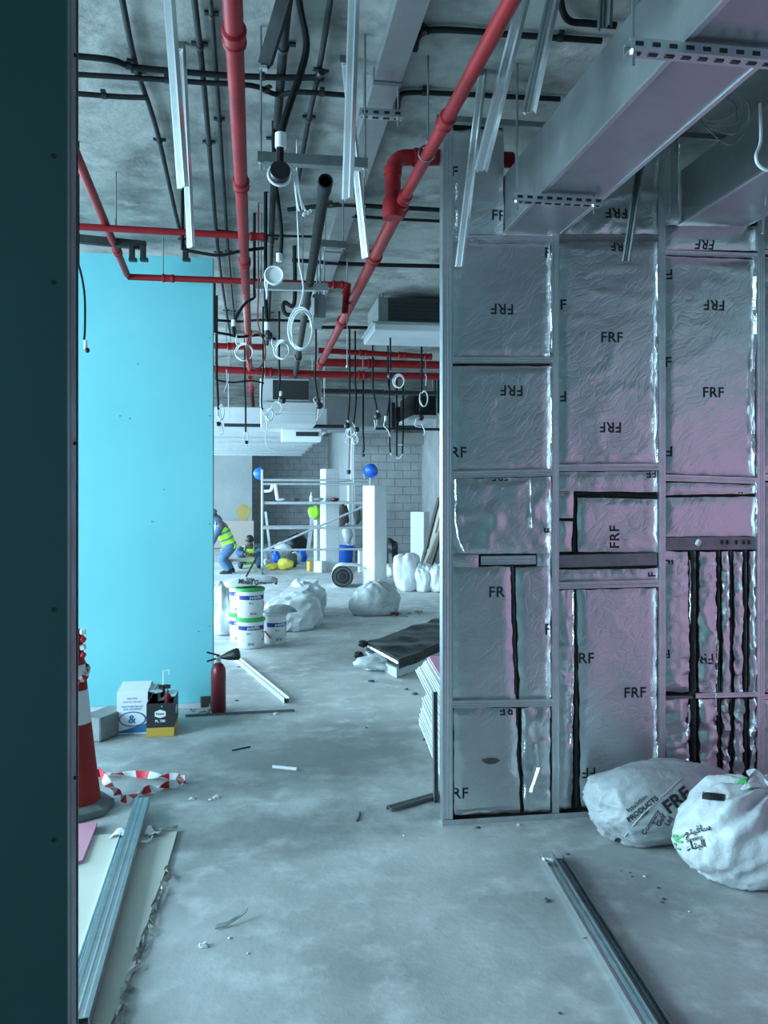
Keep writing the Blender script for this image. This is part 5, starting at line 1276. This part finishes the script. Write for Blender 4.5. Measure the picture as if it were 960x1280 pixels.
# ---- stacked boards behind the foil wall
dv = V((math.sin(math.radians(4.8)), math.cos(math.radians(4.8)), 0)); pv = V((dv.y, -dv.x, 0))
e0 = FL(523, 905); z = .002; k = 0
GB = {'lo': 'white-edged plasterboard in the lower pack of the stack behind the foil wall', 'mi': 'white-edged plasterboard in the middle pack of the stack behind the foil wall', 'up': 'white-edged plasterboard in the upper pack of the stack behind the foil wall'}
for pack, (n, dx, dy) in {'lo': (12, .0, 0), 'mi': (10, .035, .10), 'up': (9, .03, .45)}.items():
    for i in range(n):
        far = e0 + dv * (dy + rnd.uniform(-.02, .02)) + pv * (dx + .012 * i * (1 if pack != 'lo' else .2) + rnd.uniform(-.006, .006))
        L = (far.y - 4.42) / dv.y; near = far - dv * L
        m = 'pink' if (pack == 'up' and i == n - 1) else ('board' if i % 4 == 3 else 'core')
        lab = 'pink-faced plasterboard on top of the stack behind the foil wall' if m == 'pink' else GB[pack]
        zz = V((0, 0, z)); single(MB().prism([near + zz, far + zz, far + pv * 1.2 + zz, near + pv * 1.2 + zz], (0, 0, .0115)), 'plasterboard', m, lab, 'plasterboard', None if m == 'pink' else 'plasterboards stacked behind the foil wall', smooth=False)
        z += .0126
# ================================================================== THE FAR END OF THE ROOM
def post(label, px0, pxm, px1, ytop, ybase, m='white', cat='foam block', name='foam_block', yb=None):
    c = FL(pxm, ybase); zc = FPX * CH / (ybase - HY); pm = FPX / zc
    wl_, wr_ = (pxm - px0) / pm, (px1 - pxm) / pm; s_ = max(.12, math.hypot(wl_, wr_))
    an = math.atan2(wl_, wr_); ang = math.atan2(c.x, c.y)
    ex = V((math.cos(an - ang), math.sin(an - ang), 0)); ey = V((-ex.y, ex.x, 0))
    wx, wy = wr_ / max(.2, math.cos(an)), wl_ / max(.2, math.sin(an))
    h = CH - (ytop - HY) * zc / FPX
    P = [c, c + ex * wx, c + ex * wx + ey * wy, c + ey * wy]
    return single(MB().prism([p + V((0, 0, .002)) for p in P], (0, 0, h)), name, m, label, cat, smooth=False, bevel=.008)
post('tall white block standing on end in front of the scaffold', 453, 468, 484, 607, 736)
post('tallest white block standing behind the scaffold rails', 400, 407, 424, 586, 714)
post('narrow white block standing tight beside the tallest one', 392, 396, 404, 637, 708)
post('short white block standing behind the heaped sacks by the right wall', 513, 530, 537, 640, 722)
post('white panel standing behind the scaffold near the plastered return', 434, 436, 440, 606, 700)
post('small white slab standing behind the roll', 447, 449, 455, 688, 716)
post('small white carton on the floor before the white blocks', 392, 402, 408, 702, 716, 'cardw', 'box', 'small_carton')
post('small orange carton on the floor beside the white carton', 383, 387, 391, 702, 714, 'orange', 'box', 'small_carton')
# roll of underlay
c = FL(428, 735); zc = FPX * CH / (735 - HY); r = 14.2 * zc / FPX; d = V((.12, .99, 0)).normalized(); c = c + V((0, 0, r + .002))
t = T('underlay_roll', 'grey-white roll lying on its side with a dark spiral end', 'roll', c + V((0, 0, -r)))
R = d.to_track_quat('Z', 'Y').to_matrix()
MB().lathe([(r * .3, 0), (r, 0), (r, .6), (r * .3, .6)], c, 26, R).build('roll_body', 'coil', t, smooth=True, angle=30)
for k, rr in enumerate((.96, .78, .60, .42)): MB().lathe([(r * rr * .90, -.012), (r * rr, -.014), (r * rr, .002), (r * rr * .90, .002)], c, 24, R).build('spiral_ring', 'rubble' if k % 2 else 'dusty_pipe', t, smooth=True)
MB().lathe([(r * .02, -.004), (r * .3, -.004)], c, 20, R).build('core_hole', 'dark', t)
P = [c + V((0, .1, r + .005)), c + V((.25, .15, r - .01)), c + V((.42, .2, r - .06)), c + V((.5, .2, .02))]
MB().ribbon(smooth_path(P, 5), [d] * 16, .5, .01).build('loose_end', 'coil', t, smooth=True)
# sacks heaped by the right wall
for px, yb_, w, h, sd, lab, m in ((512, 740, .24, .33, 61, 'tall white sack standing at the front of the heap by the right wall', 'sack'), (533, 741, .17, .23, 63, 'plump white sack leaning in the middle of the heap by the right wall', 'sack'), (550, 742, .14, .24, 65, 'white sack half hidden behind the foil wall end', 'sack'),
                              (548, 728, .20, .38, 67, 'grey-white sack lying across the top of the heap by the right wall', 'sack2'), (491, 722, .13, .12, 69, 'small white bag on the floor beside the tall white block', 'sack'), (492, 718, .13, .36, 71, 'black rubbish bag slumped behind the tall white block', 'blackpoly')):
    c = FL(px, yb_) + V((0, .25, h * .92)); heap(lab, c, (w, .24, h), sd, m, 'rubbish_sack', 'sack', .24, nu=44, nv=30, squash=.62, crease=.03)
# dark planks leaning on the right wall
for k, (p0, p1, m) in enumerate((((536, 672), (549, 622), 'wood'), ((539, 684), (553, 628), 'tan'), ((544, 690), (556, 650), 'wood'), ((537, 690), (546, 667), 'tan'))):
    y = 15.2 - k * .28; A = PY(*p0, y); B = PY(*p1, y); d = (B - A).normalized(); A = A - d * (A.z - .01) / max(d.z, .2)
    single(MB().beam(A, B, .20, .035, up=(-.9, 0, .3)), 'timber_board', m, ['dark board leaning on the right wall, the longest of the leaning set', 'pale-edged board leaning in front of the longest dark one', 'dark board leaning lowest beside the foil wall end', 'short pale board leaning at the foot of the leaning set'][k], 'board', smooth=False)
# rubbish bags and bins at the back
for px, yb_, w, h, sd, lab, m in ((357, 713, .17, .13, 81, 'bright yellow plastic bag on the floor under the scaffold', 'yellow'), (340, 713, .12, .07, 83, 'flat yellow plastic bag beside the bright yellow one', 'yellow'), (345, 704, .10, .15, 85, 'light blue plastic bag behind the yellow bags', 'blue'),
                              (370, 706, .13, .15, 87, 'yellow-white bag behind the bright yellow bag', 'sack'), (364, 710, .14, .17, 89, 'dark grey bag beside the bright yellow bag', 'rubble'), (378, 703, .12, .16, 91, 'blue bag beside the blue bin', 'blue'), (352, 698, .25, .22, 93, 'pale clear bag behind the row of coloured bags', 'poly'), (340, 700, .14, .16, 95, 'dark blue bag at the foot of the scaffold', 'shirt'), (372, 694, .3, .3, 97, 'black rubbish bag against the dark block wall', 'blackpoly'), (333, 708, .09, .08, 99, 'small white bag at the scaffold wheel', 'sack')):
    heap(lab, FL(px, yb_) + V((0, .2, h * .85)), (w, .16, h), sd, m, 'plastic_bag', 'bag', .25, nu=24, nv=16)
for (px, w, h, lab) in ((408, .38, .42, 'blue plastic bin behind the narrow white block'), (434, .42, .40, 'blue plastic bin beside the plastered return')):
    c = FL(px, 705) + V((0, .5, 0)); t = T('plastic_bin', lab, 'bin', c)
    MB().lathe([(w * .42, .002), (w * .5, h - .03), (w * .54, h - .02), (w * .54, h), (w * .46, h), (w * .40, .05)], c, 20).build('bin_body', 'blue', t, smooth=True, angle=40)
    MB().lathe([(w * .55, h - .05), (w * .57, h - .045), (w * .57, h - .02), (w * .55, h - .015)], c, 20).build('rim', 'blue', t, smooth=True)
# ---- mobile scaffold tower
yl, yr = FL(329, 718).y, FL(329, 718).y + .9
t = T('scaffold_tower', 'white mobile scaffold tower with rails, diagonal brace and caster wheels', 'scaffold', FL(390, 716))
zt1 = PY(328, 587, yl).z; xL = PY(328, 650, yl).x; xR = PY(463, 650, yl).x
def bar(a, b, nm, r=.022): MB().tube([a, b], r, 8).build(nm, 'scaf', t, smooth=True)
for x, xn in ((xL, 0), (xR, 1)):
    for y in (yl, yr):
        bar(V((x, y, .12)), V((x, y, zt1)), 'post', .025)
        w = MB().lathe([(.03, -.022), (.062, -.02), (.062, .02), (.03, .022)], V((x, y - .01, .064)), 16, Matrix.Rotation(math.pi / 2, 3, 'Y')).build('caster_wheel', 'galvd', t, smooth=True, angle=40)
        MB().mm((x - .04, y - .035, .10), (x + .04, y + .035, .15)).build('caster_fork', 'galvd', w)
    for py in (600, 622, 645, 668, 690):
        z = PY(328, py, yl).z; bar(V((x, yl, z)), V((x, yr, z)), 'rung', .016)
for py in (600, 605, 660, 687):
    z = PY(390, py, yl).z; bar(V((xL, yl, z)), V((xR, yl, z)), 'rail')
for py in (600, 660): z = PY(390, py, yl).z; bar(V((xL, yr, z)), V((xR, yr, z)), 'rail')
bar(PY(326, 690, yl), PY(455, 633, yl), 'diagonal_brace', .022)
zd = PY(390, 629, yl).z
for k in range(3): MB().mm((xL, yl + .02 + k * .29, zd - .02), (xR, yl + .29 + k * .29, zd + .03)).build('deck_plank', 'scaf', t)
MB().tube(smooth_path([PY(330, 614, yl), PY(338, 613, yl), PY(341, 606, yl)]), .03, 8).build('hook_arm', 'wire', t, smooth=True)
MB().tube([PY(344, 605, yl), PY(347, 625, yl)], .035, 8).build('hook_leg', 'wire', t, smooth=True)
# things on the deck
c = PY(389, 626, yl + .2); c.z = zd + .031; t = T('spray_bottle', 'small white bottle standing on the scaffold deck', 'bottle', c)
MB().lathe([(.035, 0), (.035, .10), (.018, .13), (.010, .14)], c, 14).build('bottle_body', 'white_plastic', t, smooth=True); MB().lathe([(.012, .138), (.008, .18), (.003, .20)], c, 10).build('nozzle', 'white_plastic', t, smooth=True)
for px, m, lab in ((352, 'sack', 'white rag on the scaffold deck nearest the bent hook'), (369, 'rubble', 'dark rag on the scaffold deck'), (398, 'sack2', 'grey rag on the scaffold deck beside the bottle'), (418, 'ext', 'dark red rag on the scaffold deck by the tall white block')):
    c = PY(px, 626, yl + .3); c.z = zd + .031 + .028; sm = sack_mesh(c, (.10, .08, .036), seed=px, lump=.35, nu=18, nv=10); zm = min(p.z for p in sm.v)
    sm.v = [p + V((0, 0, zd + .032 - zm)) for p in sm.v]; single(sm, 'rag', m, lab, 'rag', angle=70)
# blue hard hats hung on the scaffold posts
def helmet(c, label, tilt):
    t = T('hard_hat', label, 'hard hat', c); R = Euler(tilt).to_matrix()
    MB().lathe([(.125, 0), (.128, .02), (.120, .07), (.095, .115), (.05, .145), (.005, .152)], c, 20, R).build('shell', 'blue', t, smooth=True, angle=60)
    MB().lathe([(.10, -.006), (.150, -.004), (.152, .004), (.12, .012)], c + R @ V((0, -.02, 0)), 20, R).build('brim', 'blue', t, smooth=True)
    MB().loft([[c + R @ V((s, y, z + .006)) for s in (-.012, .012)] + [c + R @ V((s, y, z - .012)) for s in (.012, -.012)] for y, z in ((-.115, .06), (-.07, .12), (0, .152), (.07, .12), (.115, .06))]).build('ridge', 'blue', t, smooth=True)
helmet(V((xL - .03, yr, zt1 - .06)), 'blue hard hat hung on the scaffold post by the plastered wall', (0, math.radians(-88), 0))
helmet(V((xR, yl - .03, zt1 - .0)), 'blue hard hat on the scaffold post behind the tall white block', (math.radians(75), 0, 0))
# ---- white step ladder and hi-vis cloth
y = yr + .9; t = T('step_ladder', 'white folding ladder standing behind the scaffold post', 'ladder', V((PY(335, 705, y).x, y, 0)))
zl = PY(333, 640, y).z; xl0 = PY(332, 650, y).x; xl1 = PY(340, 700, y).x
for yy in (y, y + .35): MB().beam(V((xl0, yy, zl)), V((xl1, yy - .1, .003)), .03, .05, up=(1, 0, 0)).build('rail', 'white_steel', t); 
for k in range(5):
    f = (k + 1) / 6; p = V((xl0, y, zl)).lerp(V((xl1, y - .1, 0)), f); MB().beam(p, p + V((0, .35, 0)), .05, .02).build('tread', 'white_steel', t)
c = PY(392, 640, FL(396, 708).y - .25); t = T('hivis_vest', 'bright yellow-green hi-vis vest draped over the narrow white block', 'vest', c)
sm = sack_mesh(c + V((.02, .16, -.02)), (.13, .14, .16), seed=77, lump=.35, nu=24, nv=16); sm.build('vest_cloth', 'hivis', t, smooth=True, angle=70)
P = [c + V((-.03, .02, -.1)), c + V((-.06, .02, -.4)), c + V((-.12, .02, -.85))]; MB().ribbon(smooth_path(P, 4), [V((1, .2, 0))] * 9, .08, .012).build('hanging_tail', 'sack', t, smooth=True)
c = PY(429, 645, YB - .3); t = T('hung_clothes', 'brown and white work clothes hung before the plastered return', 'clothes', V((c.x, c.y, c.z - .9)))
sack_mesh(c, (.14, .08, .30), seed=71, lump=.3, nu=20, nv=14).build('brown_jacket', 'wood', t, smooth=True, angle=70); sack_mesh(c + V((.1, -.05, -.40)), (.12, .08, .24), seed=72, lump=.3, nu=20, nv=14).build('white_shirt', 'sack', t, smooth=True, angle=70)
sack_mesh(c + V((.33, -.05, .02)), (.09, .08, .22), seed=74, lump=.3, nu=18, nv=12).build('dark_scarf', 'rubble', t, smooth=True, angle=70)
# pale worktop and low boxes around the workers
a = FL(297, 716) + V((0, .1, 0)); t = T('work_bench', 'low timber bench in front of the crouching worker', 'bench', a)
MB().mm(a + V((-.18, 0, .22)), a + V((.35, .35, .27))).build('bench_top', 'tan', t); 
for dx in (-.16, .30):
    for dy in (.02, .30): MB().mm(a + V((dx, dy, .001)), a + V((dx + .04, dy + .04, .22))).build('leg', 'tan', t)
a = FL(290, 708) + V((.02, .6, 0)); single(MB().mm(a + V((-.3, 0, .002)), a + V((.25, .4, .36))), 'packing_crate', 'conc', 'grey crate standing behind the bent worker', 'crate', smooth=False, bevel=.01)
a = FL(313, 716); b = FL(309, 722); single(MB().tube([a + V((.14, .1, .34)), b + V((-.02, 0, .02))], .018, 8), 'broom_stick', 'dark', 'short black pole leaning beside the scaffold wheel', 'pole')

# ================================================================== WORKERS
def ring(c, x, y, rx, ry, n=16): return [c + x * (math.cos(2 * math.pi * i / n) * rx) + y * (math.sin(2 * math.pi * i / n) * ry) for i in range(n)]
def limb_skin(name, m, parent, joints, edges, radii, root=0, sub=2):
    me = bpy.data.meshes.new(name); o0 = WL[parent.name]
    me.from_pydata([tuple(V(j) - o0) for j in joints], edges, []); o = bpy.data.objects.new(name, me); COL.objects.link(o)
    o.parent = parent; WL[o.name] = o0; me.materials.append(M[m])
    md = o.modifiers.new('skin', 'SKIN'); md.use_smooth_shade = True
    if not me.skin_vertices: 
        bm = bmesh.new(); bm.from_mesh(me); bm.verts.layers.skin.verify(); bm.to_mesh(me); bm.free()
    for i, sv in enumerate(me.skin_vertices[0].data):
        r = radii[i]; sv.radius = r if isinstance(r, tuple) else (r, r); sv.use_root = (i == root)
    ms = o.modifiers.new('subdivision', 'SUBSURF'); ms.levels = sub; ms.render_levels = sub
    return o
def worker(label, base, hip, chest, neck, head, legs, arms, look, trousers='denim', vest=True, cap='shirt', scarf=True):
    """all joints are offsets from base (world axes); legs/arms: lists of joint chains starting at the body"""
    t = T('person', label, 'person', base); Q = lambda p: base + V(p)
    hip, chest, neck, head = map(Q, (hip, chest, neck, head)); look = V(look).normalized()
    J = [hip, chest, neck, head, head + (head - neck).normalized() * .085]; E = [(0, 1), (1, 2), (2, 3), (3, 4)]; Rr = [(.135, .10), (.145, .105), .055, (.082, .095), (.055, .06)]
    for ch, rs in [(l, (.085, .058, .040, .032)) for l in legs]:
        prev = 0
        for p, r in zip(ch, rs): J.append(Q(p)); Rr.append(r); E.append((prev, len(J) - 1)); prev = len(J) - 1
    for ch, rs in [(a, (.052, .042, .034, .030)) for a in arms]:
        prev = 1
        for p, r in zip(ch, rs): J.append(Q(p)); Rr.append(r); E.append((prev, len(J) - 1)); prev = len(J) - 1
    limb_skin('body', 'skin', t, J, E, Rr)
    for l in legs:                                   # trouser legs
        ch = [hip] + [Q(p) for p in l[:3]]; MB().tube(smooth_path(ch, 5), [.12 - .055 * i / 15 for i in range(16)], 14).build('trouser_leg', trousers, t, smooth=True)
        f = Q(l[2]); fd = (Q(l[3]) - f); fd.z = 0; fd = fd.normalized() if fd.length > .01 else V((-1, 0, 0)); sd = V((-fd.y, fd.x, 0))
        MB().loft([ring(f + fd * u + V((0, 0, -f.z + base.z + hh * .5 + .004)), sd, V((0, 0, 1)), w, hh * .5, 12) for u, w, hh in ((-.07, .03, .07), (-.05, .042, .10), (.03, .045, .09), (.11, .048, .065), (.16, .040, .045), (.18, .02, .03))]).build('boot', 'dark', t, smooth=True)
    for a in arms:
        ch = [Q(p) for p in a[:3]]; MB().tube(smooth_path(ch, 5), [.070 - .022 * i / 10 for i in range(11)], 12).build('sleeve', 'shirt', t, smooth=True)
        w_ = Q(a[2]); hd = (Q(a[3]) - w_).normalized(); sd = hd.orthogonal().normalized()
        for q in range(4): MB().tube([w_ + hd * .05 + sd * (.022 * (q - 1.5)), w_ + hd * .11 + sd * (.024 * (q - 1.5)), w_ + hd * (.145 if q in (1, 2) else .13) + sd * (.022 * (q - 1.5)) + V((0, 0, -.02))], [.010, .009, .007], 7).build('finger', 'skin', t, smooth=True)
        MB().tube([w_ + hd * .02 + sd * .03, w_ + hd * .06 + sd * .06, w_ + hd * .09 + sd * .062], [.011, .010, .008], 7).build('thumb', 'skin', t, smooth=True)
    ax = (chest - hip).normalized(); side = ax.cross(look).normalized(); fr = side.cross(ax).normalized()
    top = neck + (chest - neck) * .15; low = hip - ax * .10
    def tor(u, g=0.0):
        p = low.lerp(top, u); wx = [.185, .180, .185, .205, .200, .10]; wy = [.145, .140, .145, .150, .130, .075]
        f = u * 5; i = min(int(f), 4); f -= i; return ring(p, side, fr, wx[i] * (1 - f) + wx[i + 1] * f + g, wy[i] * (1 - f) + wy[i + 1] * f + g, 20)
    MB().loft([tor(i / 10, -.012) for i in range(11)]).build('shirt', 'shirt', t, smooth=True)
    if vest:
        v_ = MB().loft([tor(.0 + .93 * i / 10) for i in range(11)]).build('hivis_vest', 'hivis', t, smooth=True)
        for u in (.12, .34, .58): MB().loft([tor(u, .006), tor(u + .03, .007), tor(u + .07, .006)]).build('reflective_band', 'reflect', v_, smooth=True)
        for s in (-1, 1): MB().tube([hip.lerp(top, .75) + side * (.10 * s) + fr * .12, top + side * (.09 * s) + fr * .05 + ax * .02, hip.lerp(top, .75) + side * (.10 * s) - fr * .13], .022, 8).build('shoulder_band', 'reflect', v_, smooth=True)
    hu = (head - neck).normalized(); hs = hu.cross(look).normalized(); hf = hs.cross(hu)
    MB().loft([ring(head + hu * z, hs, hf, a_, b_, 16) for z, a_, b_ in ((.02, .088, .102), (.06, .086, .100), (.10, .068, .080), (.125, .03, .04))]).build('cap' if scarf else 'hair', cap, t, smooth=True)
    if scarf: MB().loft([ring(neck.lerp(head, .0) + hu * z - hf * .01, hs, hf, a_, b_, 16) for z, a_, b_ in ((-.03, .10, .10), (.03, .085, .09), (.08, .078, .085))]).build('scarf', cap, t, smooth=True)
    for s in (-1, 1):
        MB().lathe([(.001, .0), (.010, .003), (.001, .008)], head + hf * .088 + hs * (.032 * s) + hu * .005, 8, hf.to_track_quat('Z', 'Y').to_matrix()).build('eye', 'cardw', t)
        MB().box(head + hs * (.088 * s), (.018, .03, .05)).build('ear', 'skin', t, bevel=.006)
    MB().tube([head + hf * .085 + hu * .005, head + hf * .112 - hu * .025, head + hf * .088 - hu * .032], [.010, .016, .010], 8).build('nose', 'skin', t, smooth=True)
    MB().tube([head + hf * .088 - hu * .055 - hs * .022, head + hf * .094 - hu * .057, head + hf * .088 - hu * .055 + hs * .022], .006, 6).build('mouth', 'ext', t, smooth=True)
    return t
b = FL(284, 717)
worker('person in a hi-vis vest and jeans bending forward, hands low', b, (.04, .06, .60), (-.10, .02, .95), (-.20, .0, 1.08), (-.27, -.01, 1.20),
       [((.04, -.06, .53), (-.10, -.08, .30), (.03, -.08, .08), (-.12, -.08, .03)), ((.08, .16, .53), (-.06, .20, .30), (.08, .18, .08), (-.08, .18, .03))],
       [((-.12, -.18, .98), (-.25, -.22, .72), (-.36, -.12, .52), (-.42, -.08, .44)), ((-.12, .20, .98), (-.28, .22, .74), (-.40, .14, .55), (-.46, .10, .48))], (-.85, -.1, -.5))
b = FL(312, 712) + V((0, .30, 0))
worker('person in a dark shirt and hi-vis vest crouching behind the low bench', b, (.0, .12, .22), (.0, .0, .40), (.0, -.06, .52), (.0, -.11, .61),
       [((-.12, .08, .24), (-.22, -.18, .34), (-.20, .06, .06), (-.20, -.10, .03)), ((.12, .08, .24), (.22, -.18, .34), (.20, .06, .06), (.20, -.10, .03))],
       [((-.19, -.02, .42), (-.24, -.20, .36), (-.12, -.34, .34), (-.06, -.38, .33)), ((.19, -.02, .42), (.24, -.20, .36), (.12, -.34, .34), (.06, -.38, .33))], (0, -.85, -.5), cap='dark', scarf=False)
